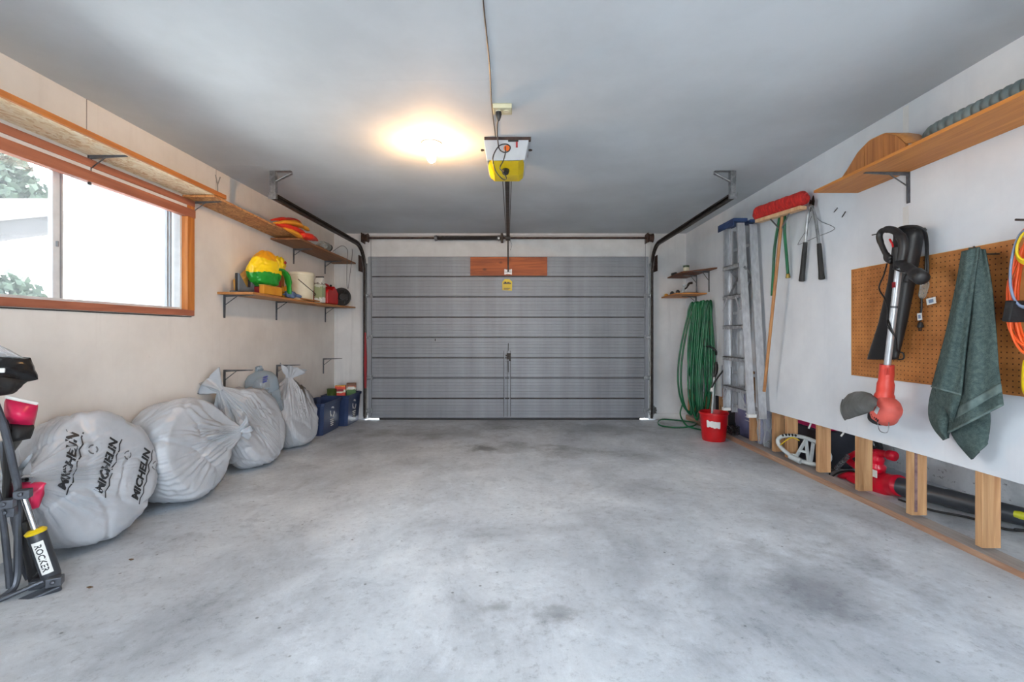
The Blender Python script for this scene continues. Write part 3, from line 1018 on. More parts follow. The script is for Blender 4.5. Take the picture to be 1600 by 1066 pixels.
def track(x, sgn, label):
    rad = 0.33
    zt, yt = 2.245, 6.06
    ye = 3.76
    t = thing('door_track', label, 'track', (x, 6.1, 0.02))
    path = [(x, yt, 0.03), (x, yt, 1.0), (x, yt, zt - rad)]
    path += [(x, yt - rad + rad * math.cos(a), zt - rad + rad * math.sin(a)) for a in [PI / 2 * i / 10 for i in range(1, 11)]]
    path += [(x, 4.9, zt), (x, ye, zt)]
    mb = MB()
    # C rail opening towards the door
    mb.sweep([(sgn * b, a) for a, b in CP], path)
    mb.build('rail', M['dark_steel'], t, fix=True)
    # wall angle beside the vertical run
    mb = MB()
    mb.box(x - 0.004 - sgn * 0.018, x + 0.004 - sgn * 0.018, yt - 0.02, YB - 0.003, 0.05, 1.95)
    mb.box(x - sgn * 0.018 - 0.02, x - sgn * 0.018 + 0.02, YB - 0.006, YB - 0.002, 0.05, 2.05)
    mb.build('mounting_angle', M['bracket'], t)
    for z in (0.12, 0.55, 1.08, 1.62):
        mb = MB()
        mb.lathe([(0.021, -0.012), (0.021, 0.012)], (x, yt, z), (1, 0, 0), 14)
        mb.tube([(x, yt, z), (x + sgn * 0.06, yt + 0.01, z)], 0.005, 6)
        mb.box(min(x + sgn * 0.02, x + sgn * 0.09), max(x + sgn * 0.02, x + sgn * 0.09), yt + 0.022, yt + 0.034, z - 0.03, z + 0.03)
        mb.build('roller', M['steel'], t)
    # rear hanger up to the ceiling
    mb = MB()
    mb.box(x - 0.022, x + 0.022, ye + 0.0, ye + 0.045, zt - 0.02, ZC - 0.002)
    mb.bar((x + sgn * 0.01, ye + 0.02, zt + 0.11), (x + sgn * 0.135, ye + 0.06, ZC - 0.004), 0.03, 0.006, (0, 1, 0))
    mb.box(min(x, x + sgn * 0.15), max(x, x + sgn * 0.15), ye + 0.0, ye + 0.035, ZC - 0.006, ZC - 0.001)
    mb.box(x - 0.030, x + 0.030, ye - 0.006, ye + 0.002, zt - 0.03, zt + 0.02)
    mb.build('hanger', M['steel'], t, bevel=0.002)
    # flag plate at the bend
    mb = MB()
    mb.box(x - sgn * 0.03 - 0.003, x - sgn * 0.03 + 0.003, yt - 0.16, YB - 0.01, 1.92, 2.12)
    mb.build('flag_plate', M['rust'], t)
    return t


tl = track(-1.972, 1, 'dark garage door track curving up along the orange-shelf side')
track(1.742, -1, 'dark garage door track curving up beside the little corner shelves')
mb = MB()
mb.prism([(-0.012, 0.42), (0.010, 0.42), (0.016, 0.8), (0.006, 1.14), (-0.010, 1.14), (-0.016, 0.75)], (-1.955, 6.020, 0), (1, 0, 0), (0, 0, 1), (0, 0.012, 0))
plab(mb.build('red_tape', M['maroon'], tl, fix=True), 'red cloth tape on the vertical run')

# torsion shaft
ts = thing('torsion_spring_shaft', 'brown torsion shaft with black spring above the garage door', 'door hardware', (0, 6.03, 2.36))
ty, tz = 6.03, CH + (520 - 372) * 6.03 / F
mb = MB()
mb.tube([(-1.94, ty, tz), (1.71, ty, tz)], 0.0135, 12)
mb.build('shaft', M['rust'], ts, smooth=True)
x0, x1 = P(683, 374, ty).x, P(777, 374, ty).x
mb = MB()
turns = 46
mb.tube([(x0 + (x1 - x0) * i / (turns * 8), ty + 0.026 * math.cos(2 * PI * i / 8), tz + 0.026 * math.sin(2 * PI * i / 8)) for i in range(turns * 8 + 1)], 0.0062, 5)
mb.build('spring', M['black'], ts, smooth=True)
for x in (x0 - 0.015, x1 + 0.02):
    mb = MB()
    mb.lathe([(0.03, -0.02), (0.036, -0.012), (0.036, 0.012), (0.028, 0.02)], (x, ty, tz), (1, 0, 0), 16)
    mb.bar((x, ty - 0.03, tz - 0.045), (x, ty + 0.0, tz + 0.03), 0.012, 0.012)
    mb.build('winding_cone', M['steel'], ts)
for x in (-1.955, 1.72):
    mb = MB()
    mb.lathe([(0.05, -0.035), (0.056, -0.03), (0.056, -0.02), (0.046, -0.012), (0.05, 0.02), (0.058, 0.03), (0.058, 0.035)], (x, ty, tz), (1, 0, 0), 20)
    mb.box(x - 0.045, x - 0.038, ty - 0.05, YB - 0.02, tz - 0.06, tz + 0.06)
    mb.build('cable_drum', M['rust'], ts)
mb = MB()
mb.box(x1 + 0.045, x1 + 0.075, ty - 0.04, YB - 0.02, tz - 0.045, tz + 0.055)
mb.build('centre_bracket', M['dark_steel'], ts)
for x in (-1.90, 1.668):
    mb = MB()
    mb.tube([(x, ty + 0.045, tz), (x, dY - 0.004, 0.05)], 0.0025, 5)
    mb.build('lift_cable', M['bracket'], ts)

# opener on its rail
op = thing('garage_door_opener', 'grey and yellow garage door opener hung under the ceiling', 'opener', (-0.06, 3.3, 2.3))
Y0, Y1 = 3.12, 3.46
pt = P(755.5, 218, Y0), P(826.5, 217, Y0), P(820, 250, Y0), P(760.5, 251, Y0)
zb = CH + (520 - 284) * Y1 / F
mb = MB()
mb.prism([(pt[0].x, pt[0].z), (pt[1].x, pt[1].z), (pt[2].x, pt[2].z), (pt[3].x, pt[3].z)], (0, Y0, 0), (1, 0, 0), (0, 0, 1), (0, 0.34, 0))
mb.build('motor_housing', M['opener_grey'], op, bevel=0.004, fix=True)
l, r, zt = pt[3].x, pt[2].x, pt[2].z
rows = [[(l, Y0 - 0.004, zt + 0.006), (l + 0.045, Y0 - 0.016, zt - 0.012), (r - 0.045, Y0 - 0.016, zt - 0.012), (r, Y0 - 0.004, zt + 0.006)],
        [(l + 0.004, Y0 + 0.2, zt - 0.010), (l + 0.042, Y0 + 0.18, zt - 0.040), (r - 0.042, Y0 + 0.18, zt - 0.040), (r - 0.004, Y0 + 0.2, zt - 0.010)],
        [(l + 0.008, Y1 - 0.02, zb + 0.02), (l + 0.040, Y1, zb), (r - 0.036, Y1, zb), (r - 0.008, Y1 - 0.02, zb + 0.02)],
        [(l + 0.012, Y1 + 0.03, zt + 0.02), (l + 0.04, Y1 + 0.03, zt + 0.02), (r - 0.04, Y1 + 0.03, zt + 0.02), (r - 0.012, Y1 + 0.03, zt + 0.02)]]
mb = MB()
vs = [p for row in rows for p in row]
fs = [(i * 4 + j, i * 4 + j + 1, i * 4 + j + 5, i * 4 + j + 4) for i in range(3) for j in range(3)]
fs += [(0, 4, 8, 12), (3, 15, 11, 7), (0, 12, 13, 1), (1, 13, 14, 2), (2, 14, 15, 3)]
mb.add(vs, fs)
plab(mb.build('light_cover', M['yellow'], op, bevel=0.006, fix=True), 'yellow plastic lower cover with bevelled corners')
c = P(790, 266, Y0 + 0.13)
mb = MB()
mb.lathe([(0.0, 0.0), (0.024, 0.002), (0.026, 0.012), (0.022, 0.03)], (c.x, Y0 + 0.105, c.z - 0.005), (0, -0.35, -0.94), 18)
plab(mb.build('button', M['black'], op, smooth=True), 'round black button on the yellow cover')
c = P(792, 232, Y0)
mb = MB()
mb.lathe([(0.021, 0), (0.019, 0.002)], (c.x, Y0 - 0.0045, c.z), (0, -1, 0), 20)
plab(mb.build('sticker', M['orange_lens'], op), 'orange round sticker')
for (xa, ya, xb, yb, m_) in ((794, 219.5, 810, 222, 'black'), (806, 222, 809, 231, 'maroon')):
    a, b = P(xa, yb, Y0), P(xb, ya, Y0)
    box(a.x, b.x, Y0 - 0.006, Y0 - 0.003, a.z, b.z).build('wire_terminal', M[m_], op)
for xa in (753.5, 829):
    a = P(xa, 232, Y0)
    mb = MB()
    mb.lathe([(0.004, -0.012), (0.008, -0.008), (0.008, 0.0), (0.004, 0.012)], (a.x, Y0 + 0.03, a.z), (1, 0, 0), 10)
    mb.build('bolt', M['dark_steel'], op)
box(pt[0].x + 0.005, pt[1].x + 0.012, Y0 - 0.004, Y0 + 0.03, pt[0].z - 0.004, ZC - 0.001).build('hanging_strap', M['rust'], op)
box(pt[0].x + 0.005, pt[1].x, Y0 + 0.26, Y0 + 0.30, pt[0].z - 0.01, ZC - 0.001).build('hanging_strap', M['rust'], op)
a, b = Vector((-0.072, Y1 - 0.06, 2.268)), Vector((-0.118, 6.06, 2.345))
mb = MB()
mb.bar(a, b, 0.034, 0.010)
mb.bar(a + Vector((0, 0, 0.014)), b + Vector((0, 0, 0.014)), 0.008, 0.026)
mb.build('rail', M['dark_steel'], op)
mb = MB()
for d in (-0.034, 0.03):
    mb.tube([a + Vector((d, 0, -0.004)), b + Vector((d * 0.6, -0.03, -0.004))], 0.0035, 6)
plab(mb.build('chain', M['black'], op), 'thin dark drive chain beside the rail')
mb = MB()
q = a.lerp(b, 0.93)
mb.box(q.x - 0.03, q.x + 0.03, q.y - 0.06, q.y + 0.06, q.z - 0.035, q.z + 0.0)
mb.build('trolley', M['black'], op, bevel=0.004)
mb = MB()
c = P(794, 425, dY - 0.045)
mb.bar(q + Vector((0, 0.02, -0.03)), (c.x, dY - 0.055, c.z + 0.0), 0.018, 0.006)
mb.build('door_arm', M['dark_steel'], op)
mb = MB()
mb.tube(spline([q + Vector((0.02, 0, -0.03)), q + Vector((0.05, -0.03, -0.10)), q + Vector((0.03, -0.03, -0.17))], 6), 0.002, 5)
mb.build('release_cord', M['bracket'], op)

# ceiling outlet, its plug and cord, the thin cable stapled to the ceiling
oc = P(785, 166, 2.70)
ol = thing('ceiling_outlet', 'cream ceiling outlet box with a double socket', 'outlet', (oc.x, 2.70, ZC))
box(oc.x - 0.055, oc.x + 0.055, 2.655, 2.745, ZC - 0.028, ZC - 0.001).build('box', M['beige_metal'], ol, bevel=0.004)
mb = MB()
mb.lathe([(0.0, 0), (0.016, 0.0), (0.017, 0.004)], (oc.x + 0.022, 2.695, ZC - 0.033), (0, 0, 1), 16)
mb.lathe([(0.0, 0), (0.016, 0.0), (0.017, 0.004)], (oc.x - 0.022, 2.695, ZC - 0.033), (0, 0, 1), 16)
mb.build('socket', M['cream'], ol)
pc = thing('opener_power_cord', 'dark power cord looped from the ceiling outlet down to the opener', 'cord', (oc.x - 0.02, 2.7, ZC - 0.03))
pl = Vector((oc.x - 0.022, 2.695, ZC - 0.034))
mb = MB()
mb.lathe([(0.017, 0), (0.018, 0.015), (0.013, 0.035), (0.006, 0.05)], pl, (0, 0, -1), 12)
mb.build('plug', M['black'], pc, smooth=True)
pts = [pl + Vector((0, 0, -0.045)), P(777, 195, 2.75), P(777.5, 215, 2.95)]
pts += [P(x, y, 3.085) for x, y in ((780, 232), (787, 238), (795, 236), (797, 229), (790, 225), (780, 228), (772, 240), (770, 252), (775, 268), (783, 278), (789, 281), (791, 277), (784, 267), (781, 262), (786, 252), (789.5, 240), (789.5, 229))]
mb = MB()
mb.tube(spline(pts, 6), 0.0038, 8)
mb.build('cable', M['cord_black'], pc, smooth=True)
mb = MB()
mb.tube(spline([P(754, -60, 1.64) + Vector((0, 0, 0)), (-0.133, 1.835, ZC - 0.004), (-0.134, 2.27, ZC - 0.004), (-0.145, 2.66, ZC - 0.004), (-0.143, 3.10, ZC - 0.005)], 6), 0.003, 6)
for v_i in range(len(mb.v)):
    x_, y_, z_ = mb.v[v_i]
    mb.v[v_i] = (x_, y_, min(z_, ZC - 0.001))
tag(mb.build('ceiling_cable', M['cord_black'], smooth=True), 'thin dark cable stapled along the middle of the ceiling', 'cable')

# bulb in its porcelain holder
lb = thing('ceiling_light', 'bare glowing bulb in a white porcelain ceiling holder', 'lamp', (-0.59, 3.22, ZC))
lx, ly = -0.590, 3.22
mb = MB()
mb.lathe([(0.070, 0.0), (0.068, 0.008), (0.055, 0.018), (0.034, 0.026), (0.026, 0.045), (0.022, 0.055)], (lx, ly, ZC - 0.001), (0, 0, -1), 28)
mb.build('holder', M['porcelain'], lb, smooth=True)
M['bulb'] = emit('glowing_bulb', (1.0, 0.56, 0.23), BULB_STRENGTH)
mb = MB()
mb.lathe([(0.013, 0.050), (0.016, 0.062), (0.027, 0.085), (0.030, 0.102), (0.026, 0.120), (0.014, 0.131), (0.0, 0.134)], (lx, ly, ZC - 0.001), (0, 0, -1), 20)
mb.build('bulb', M['bulb'], lb, smooth='all')

# ------------------------------------------------------------------ left wall: shelves and brackets
def bracket(parent, x_wall, y, z, arm, drop, sgn, m=None, name='bracket'):
    """pressed steel L bracket: drop on the wall, arm out under the board (sgn = direction of the arm)"""
    mb = MB()
    mb.prism([(0, 0), (arm, 0), (arm, -0.006), (0.012, -0.018), (0.010, -drop), (0, -drop)], (x_wall, y - 0.004, z), (sgn, 0, 0), (0, 0, 1), (0, 0.008, 0))
    xa, xb = sorted((x_wall, x_wall + sgn * arm))
    mb.box(xa, xb, y - 0.011, y + 0.011, z - 0.003, z)
    xa, xb = sorted((x_wall, x_wall + sgn * 0.003))
    mb.box(xa, xb, y - 0.011, y + 0.011, z - drop, z)
    mb.bar((x_wall + sgn * 0.006, y, z - drop * 0.45), (x_wall + sgn * arm * 0.45, y, z - 0.008), 0.004, 0.006, (0, 1, 0))
    return mb.build(name, m or M['bracket'], parent, fix=True)


us = thing('long_wall_shelf', 'long high shelf of strand board and plywood above the window', 'shelf', (XL, 3.4, 2.1))
box(XL + 0.002, -2.176, 0.4, 3.50, 2.135, 2.151).build('strand_board', M['osb'], us)
plab(box(-2.176, -2.158, 0.4, 3.47, 2.129, 2.158).build('edge_trim', M['trim_orange'], us, bevel=0.002), 'orange stained edge trim with knots')
mb = MB()
mb.bar((-2.293, 3.36, 2.122), (-2.293, 4.95, 2.085), 0.230, 0.016)
plab(mb.build('strand_board', M['osb_dark'], us), 'browner sagging strand board')
mb = MB()
mb.bar((-2.262, 4.56, 2.056), (-2.262, 6.13, 2.046), 0.290, 0.018)
plab(mb.build('plywood_board', M['ply_dark'], us), 'dark plywood end board')
for y, z in ((1.80, 2.135), (2.63, 2.135), (3.47, 2.113), (5.03, 2.043), (5.85, 2.038)):
    bracket(us, XL + 0.001, y, z, 0.21, 0.165, 1)

ls = thing('short_wall_shelf', 'shorter plywood shelf holding bags, a pail and cans left of the garage door', 'shelf', (XL, 4.9, 1.46))
mb = MB()
mb.grid(lambda u, v: (XL + 0.003 + 0.287 * u, 3.75 + 2.38 * v, 1.448 + 0.012 * v - 0.014 * math.sin(PI * v) * u), 4, 16)
mb2 = MB()
n = len(mb.v)
mb2.add(mb.v, [tuple(reversed(f)) for f in mb.f])
mb2.add([(x, y, z + 0.018) for x, y, z in mb.v], mb.f)
ring = [i * 16 for i in range(4)] + [3 * 16 + j for j in range(1, 16)] + [i * 16 + 15 for i in (2, 1, 0)] + [j for j in range(14, 0, -1)]
mb2.f += [(ring[i], ring[(i + 1) % len(ring)], ring[(i + 1) % len(ring)] + n, ring[i] + n) for i in range(len(ring))]
mb2.m = [0] * len(mb2.f)
mb2.build('board', M['ply'], ls, fix=True)
for y in (3.84, 4.67, 5.86):
    bracket(ls, XL + 0.001, y, 1.449 + 0.005 * (y - 3.75), 0.25, 0.19, 1)
ST = 1.469     # top of the short shelf

for i, (y, z, lb_) in enumerate(((3.84, 0.833, 'empty grey shelf bracket above the second and third bags'), (4.68, 0.817, 'empty grey shelf bracket behind the fourth bag\'s knot'),
                                 (5.80, 0.82, 'empty grey shelf bracket above the blue recycling bins'))):
    b_ = bracket(None, XL + 0.001, y, z, 0.235, 0.19 if i != 1 else 0.16, 1, name='shelf_bracket')
    tag(b_, lb_, 'bracket', 'empty brackets on the left wall')

# --- things on the short shelf
y0 = 3.90
hd = thing('notched_holder', 'dark slate notched plastic holder at the near end of the shelf', 'holder', (-2.27, 3.95, ST))
mb = MB()
pts = [PX(374, 456, -2.25), PX(374, 427, -2.25), PX(386, 449, -2.25), PX(393.5, 449, -2.25), PX(394, 438, -2.25), PX(400, 441, -2.25), PX(400, 456, -2.25)]
mb.prism([(p.y, p.z) for p in pts], (-2.25, 0, 0), (0, 1, 0), (0, 0, 1), (-0.012, 0, 0))
zmin = min(p.z for p in pts)
mb.box(-2.33, -2.25, pts[0].y, pts[-1].y, zmin, zmin + 0.01)
ys_ = [p.y for p in pts]
mb.v = [(x, y, z - (zmin - ST)) for x, y, z in mb.v]
hd_b = mb.build('holder_body', M['grey_box'], hd, fix=True)
mb = MB()
mb.prism([(p.y, p.z - zmin + ST + 0.003) for p in pts], (-2.2625, 0, 0), (0, 1, 0), (0, 0, 1), (-0.022, 0, 0))
plab(mb.build('back_plate', M['black'], hd, fix=True), 'black back plate')

M['tan_print'] = M['tan']
tb = thing('tan_carton', 'tan carton leaning behind the yellow bag with a red mark', 'carton', (-2.3, 4.03, ST))
mb = MB()
mb.prism([(3.93, ST), (4.08, ST), (4.20, ST + 0.19), (4.16, ST + 0.27), (3.91, ST + 0.11)], (-2.30, 0, 0), (0, 1, 0), (0, 0, 1), (-0.08, 0, 0))
cb = mb.build('carton_body', M['tan'], tb, bevel=0.004, fix=True)
mb = MB()
mb.bar((-2.2985, 3.97, ST + 0.165), (-2.2985, 4.06, ST + 0.20), 0.004, 0.02)
mb.build('red_mark', M['maroon'], tb)

M['bag_yellow'] = banded('printed_yellow_bag', [(0.0, lin((30, 140, 44))), (0.155, lin((252, 214, 24))), (0.28, lin((250, 176, 26)))], 2, 0.3, 0.10, 9)
yb = thing('seed_bag', 'slumped shiny yellow bag with green base on the short shelf', 'bag', (-2.24, 4.16, ST + 0.03))
mb = MB()


def seed_fn(u, v):
    """a half empty film bag slumped sideways: rings from the base up to a folded-over top"""
    ph = 2 * PI * u
    z = 0.07 + 0.325 * v
    cy = 4.115 + 0.02 * math.sin(v * 3) + 0.07 * max(0, v - 0.45)
    ry = (0.150 + 0.05 * math.sin(PI * min(1, v * 1.1))) * (1 if v < 0.62 else math.sqrt(max(0.0, 1 - ((v - 0.62) / 0.39) ** 2)) + 0.02)
    rx = 0.42 * ry + 0.025 * (1 - v)
    if v < 0.08:
        ry *= 0.7 + 3.7 * v
        rx *= 0.7 + 3.7 * v
    d = Vector((math.cos(ph), math.sin(ph), 0))
    q = Vector((d.x * 1.5, d.y * 1.5, v * 3.2))
    k = 1 + 0.16 * noise.noise(q * 1.3 + Vector((3, 0, 0))) + 0.11 * (0.4 - abs(noise.noise(q * 2.4))) + 0.05 * (0.4 - abs(noise.noise(q * 5)))
    return (-2.235 + d.x * rx * k, cy + d.y * ry * k, ST + z + 0.015 * noise.noise(q * 2))


mb.grid(seed_fn, 72, 44, cu=True)
mb.f.append(tuple(i * 44 for i in range(72)))
mb.m.append(0)
mb.build('bag_body', M['bag_yellow'], yb, smooth='all')
mb = MB()
mb.blob((-2.175, 4.27, ST + 0.275), (0.045, 0.065, 0.075), 0.3, 2.8, 8, 1, 26, 18)
mb.build('folded_top', M['yellow'], yb, smooth='all')
mb = MB()
mb.blob((-2.142, 4.31, ST + 0.315), (0.012, 0.024, 0.016), 0.1, 2.5, 9, 1, 12, 8)
plab(mb.build('maroon_spot', M['maroon'], yb, smooth='all'), 'maroon printed spot')
mb = MB()
mb.tube(spline([(-2.150, 4.19, ST + 0.235), (-2.135, 4.25, ST + 0.235), (-2.12, 4.31, ST + 0.18), (-2.12, 4.345, ST + 0.08), (-2.125, 4.35, ST + 0.03)], 6), [0.03] * 8 + [0.036] * 8 + [0.026] * 9, 10, flat=0.4)
plab(mb.build('bag_flap', M['green'], yb, smooth='all'), 'loose green flap of the bag')
mb = box(-2.30, -2.175, 4.0, 4.30, ST, ST + 0.062)
mb.prism([(4.17, ST + 0.06), (4.30, ST + 0.06), (4.30, ST + 0.155), (4.25, ST + 0.15)], (-2.175, 0, 0), (0, 1, 0), (0, 0, 1), (-0.03, 0, 0))
tag(mb.build('maroon_box', M['maroon'], fix=True), 'dark red box under the yellow bag', 'box')
mb = MB()
mb.box(-2.170, -2.128, 3.93, 4.23, ST - 0.001, ST + 0.070)
mc = thing('mustard_box', 'open mustard yellow tray in front of the dark red box', 'box', (-2.15, 4.1, ST))
mb.build('tray', M['mustard'], mc, bevel=0.003)
mb = box(-2.173, -2.125, 3.925, 4.235, ST + 0.070, ST + 0.076)
mb.build('rim', M['tan'], mc, bevel=0.002)
mb = MB()
mb.blob((-2.21, 4.46, ST + 0.05), (0.045, 0.075, 0.05), 0.3, 3, 21, 1, 24, 14, floor=ST)
tag(mb.build('yellow_pouch', M['mustard'], smooth='all'), 'small crumpled yellow pouch beside the pail', 'pouch')
gl = thing('work_glove', 'slate blue crumpled glove at the shelf edge before the pail', 'glove', (-2.14, 4.45, ST))
mb = MB()
mb.blob((-2.150, 4.43, ST + 0.032), (0.032, 0.09, 0.034), 0.22, 3, 23, 1, 26, 14, floor=ST)
mb.build('palm', M['blue_cloth'], gl, smooth='all')
for k in range(4):
    mb = MB()
    yy = 4.48 + 0.012 * k
    mb.tube(spline([(-2.16 + 0.012 * k, yy, ST + 0.03), (-2.14 + 0.01 * k, yy + 0.03, ST + 0.035 - 0.004 * k), (-2.128 + 0.002 * k, yy + 0.05, ST + 0.016)], 4), [0.013] * 8 + [0.009], 8)
    mb.build('finger', M['blue_cloth'], gl, smooth='all')

# pail
pc0 = Vector((-2.262, 4.885, ST))
pail = thing('pail', 'cream plastic pail with a thin wire handle on the short shelf', 'bucket', pc0)
mb = MB()
mb.lathe([(0.114, 0.0), (0.118, 0.004), (0.130, 0.262), (0.134, 0.264), (0.134, 0.278), (0.130, 0.292), (0.124, 0.292), (0.121, 0.2), (0.112, 0.02), (0, 0.018)], pc0, (0, 0, 1), 36)
mb.build('body', M['cream'], pail, smooth=True)
mb = MB()
mb.tube(spline([pc0 + Vector((0.02, -0.128, 0.225)), pc0 + Vector((0.09, -0.105, 0.16)), pc0 + Vector((0.132, -0.02, 0.10)), pc0 + Vector((0.125, 0.07, 0.075)), pc0 + Vector((0.085, 0.11, 0.08)), pc0 + Vector((0.02, 0.13, 0.20))], 8), 0.0035, 6)
mb.build('handle', M['rust'], pail, smooth=True)
for yy in (-1, 1):
    mb = MB()
    mb.lathe([(0.016, 0), (0.014, 0.012), (0.0, 0.014)], pc0 + Vector((0.02, yy * 0.127, 0.225)), (0.1, yy, 0), 12)
    mb.build('handle_ear', M['cream'], pail)
mb = box(-2.38, -2.36, 4.66, 4.74, ST, ST + 0.27)
tag(mb.build('wood_offcut', M['oak_z'], bevel=0.003), 'brown wood offcut standing behind the cream pail', 'board')
mb = box(-2.145, -2.118, 4.62, 5.02, ST - 0.001, ST + 0.012)
tag(mb.build('wood_strip', M['ply'], bevel=0.002), 'thin wooden strip lying along the shelf edge before the pail', 'strip')

M['carton_print'] = banded('printed_carton', [(0.0, lin((226, 228, 226))), (0.05, lin((150, 160, 120))), (0.17, lin((200, 204, 190))), (0.20, lin((120, 112, 104))), (0.215, lin((220, 220, 214)))], 2, 0.5, 0.09, 26)
jc = thing('drink_carton', 'grey-green printed carton between the pail and red fuel can', 'carton', (-2.19, 5.17, ST))
mb = MB()
mb.box(-2.225, -2.140, 5.12, 5.22, ST, ST + 0.225)
mb.prism([(5.12, ST + 0.225), (5.22, ST + 0.225), (5.176, ST + 0.28), (5.164, ST + 0.28)], (-2.140, 0, 0), (0, 1, 0), (0, 0, 1), (-0.085, 0, 0))
mb.build('carton_body', M['carton_print'], jc, bevel=0.003, fix=True)
mb = box(-2.227, -2.138, 5.163, 5.177, ST + 0.276, ST + 0.292)
mb.build('top_fold', M['black'], jc, bevel=0.002)

gc = Vector((-2.25, 5.50, ST + 0.004))
ga = thing('fuel_can', 'red plastic fuel can with moulded handle on the short shelf', 'fuel can', gc)
mb = MB()
pf = [(-0.16, 0.0), (0.15, 0.0), (0.16, 0.02), (0.16, 0.14), (0.10, 0.19), (0.05, 0.215), (0.02, 0.19), (-0.02, 0.165), (-0.13, 0.165), (-0.16, 0.13)]
mb.prism(pf, gc + Vector((0.085, 0, 0)), (0, 1, 0), (0, 0, 1), (-0.17, 0, 0))
mb.build('can_body', M['gas_red'], ga, bevel=0.012, fix=True)
mb = MB()
mb.tube(spline([gc + Vector((0, -0.15, 0.16)), gc + Vector((0, -0.14, 0.215)), gc + Vector((0, -0.05, 0.235)), gc + Vector((0, 0.05, 0.225)), gc + Vector((0, 0.10, 0.20))], 6), 0.013, 8)
mb.build('handle', M['gas_red'], ga, smooth=True)
mb = MB()
mb.lathe([(0.026, 0), (0.026, 0.03), (0.015, 0.034), (0.012, 0.07), (0.0, 0.072)], gc + Vector((0, 0.12, 0.175)), (0, 0.35, 0.9), 14)
mb.build('cap', M['black'], ga, smooth=True)

hc = Vector((-2.215, 5.90, ST + 0.122))
hw = thing('spoked_reel', 'black spoked reel wheel at the far end of the short shelf', 'reel', (hc.x, hc.y, ST))
ax = Vector((0.62, -0.78, 0)).normalized()
mb = MB()
mb.lathe([(0.092, -0.013), (0.113, -0.013), (0.117, 0.0), (0.113, 0.013), (0.092, 0.013), (0.092, -0.013)], hc, ax, 36)
mb.build('rim', M['black'], hw, smooth=True)
mb = MB()
mb.lathe([(0.0, -0.03), (0.04, -0.03), (0.045, 0.0), (0.04, 0.03), (0, 0.03)], hc, ax, 20)
mb.build('hub', M['black'], hw, smooth=True)
e1 = ax.cross(Vector((0, 0, 1))).normalized()
for k in range(12):
    a = 2 * PI * k / 12
    d = e1 * math.cos(a) + Vector((0, 0, 1)) * math.sin(a)
    mb = MB()
    mb.bar(hc + d * 0.03, hc + d * 0.096, 0.008, 0.011, ax)
    mb.build('spoke', M['black'], hw)
mb = box(-2.22, -2.16, 5.97, 6.14, ST - 0.001, ST + 0.010)
tag(mb.build('wood_scrap', M['pine_pale'], bevel=0.002), 'small pale wood scrap at the end of the short shelf', 'board')

# --- things on the long shelf: folded cloth, jar, wire loop
fb = thing('folded_lifejacket', 'folded red, orange and yellow cloth hanging over the edge of the high shelf', 'fabric', (-2.2, 4.5, 2.1))


def sheaf(pts, rs, m, name, label=None, flat=0.55):
    mb = MB()
    s = spline(pts, 8)
    k = len(s)
    rr = [rs[min(len(rs) - 1, int(i / (k - 1) * (len(rs) - 1)))] + (rs[min(len(rs) - 1, int(i / (k - 1) * (len(rs) - 1)) + 1)] - rs[min(len(rs) - 1, int(i / (k - 1) * (len(rs) - 1)))]) * ((i / (k - 1) * (len(rs) - 1)) % 1) for i in range(k)]
    mb.tube(s, rr, 14, flat=flat)
    mb.v = [tuple(Vector(p) + Vector((0, 0, 0.008 * noise.noise(Vector(p) * 14)))) for p in mb.v]
    o = mb.build(name, m, fb, smooth='all')
    if label:
        plab(o, label)


sheaf([PX(424, 344, -2.22), PX(440, 342.5, -2.2), PX(460, 345, -2.2), PX(470, 351, -2.2)], [0.012, 0.03, 0.035, 0.015], M['orange_cloth'], 'fold', 'red upper fold')
sheaf([PX(428, 348, -2.19), PX(445, 347.5, -2.17), PX(462, 349.5, -2.17), PX(472, 355, -2.18)], [0.012, 0.036, 0.05, 0.02], M['yellow_cloth'], 'fold', 'yellow upper fold')
sheaf([PX(432, 350, -2.18), PX(450, 355, -2.15), PX(465, 361, -2.15), PX(480, 372, -2.16)], [0.015, 0.045, 0.05, 0.03], M['orange_cloth'], 'fold', 'red middle fold')
sheaf([PX(440, 353, -2.165), PX(455, 361, -2.135), PX(466, 368, -2.13), PX(474, 374, -2.13)], [0.012, 0.032, 0.034, 0.012], M['yellow_cloth'], 'fold', 'yellow lower fold')
sheaf([PX(470, 368, -2.12), PX(479, 370, -2.12), PX(488, 373, -2.14), PX(496, 376, -2.17)], [0.04, 0.07, 0.045, 0.01], M['orange_cloth'], 'fold', 'red gathered end')
sheaf([PX(474, 355, -2.19), PX(478, 357.5, -2.18), PX(482, 360, -2.19)], [0.03, 0.034, 0.015], M['yellow_cloth'], 'fold', 'yellow tied end')
jr = thing('glass_jar', 'hazy glass jar lying on the high shelf beyond the folded cloth', 'jar', (-2.2, 5.35, 2.07))
mb = MB()
mb.lathe([(0.0, 0), (0.045, 0.0), (0.05, 0.02), (0.05, 0.12), (0.036, 0.15), (0.036, 0.165)], (-2.19, 5.22, 2.118), (0.1, 1, 0), 20)
mb.build('jar_body', M['glass_jar'], jr, smooth=True)
mb = MB()
mb.lathe([(0.04, 0), (0.04, 0.02), (0, 0.022)], (-2.173, 5.385, 2.118), (0.1, 1, 0), 20)
mb.build('lid', M['dark_steel'], jr)
mb = box(-2.20, -2.15, 5.02, 5.20, 2.07, 2.084)
tag(mb.build('dark_bracket', M['dark_steel']), 'short dark metal strap on the high shelf before the jar', 'strap')
mb = MB()
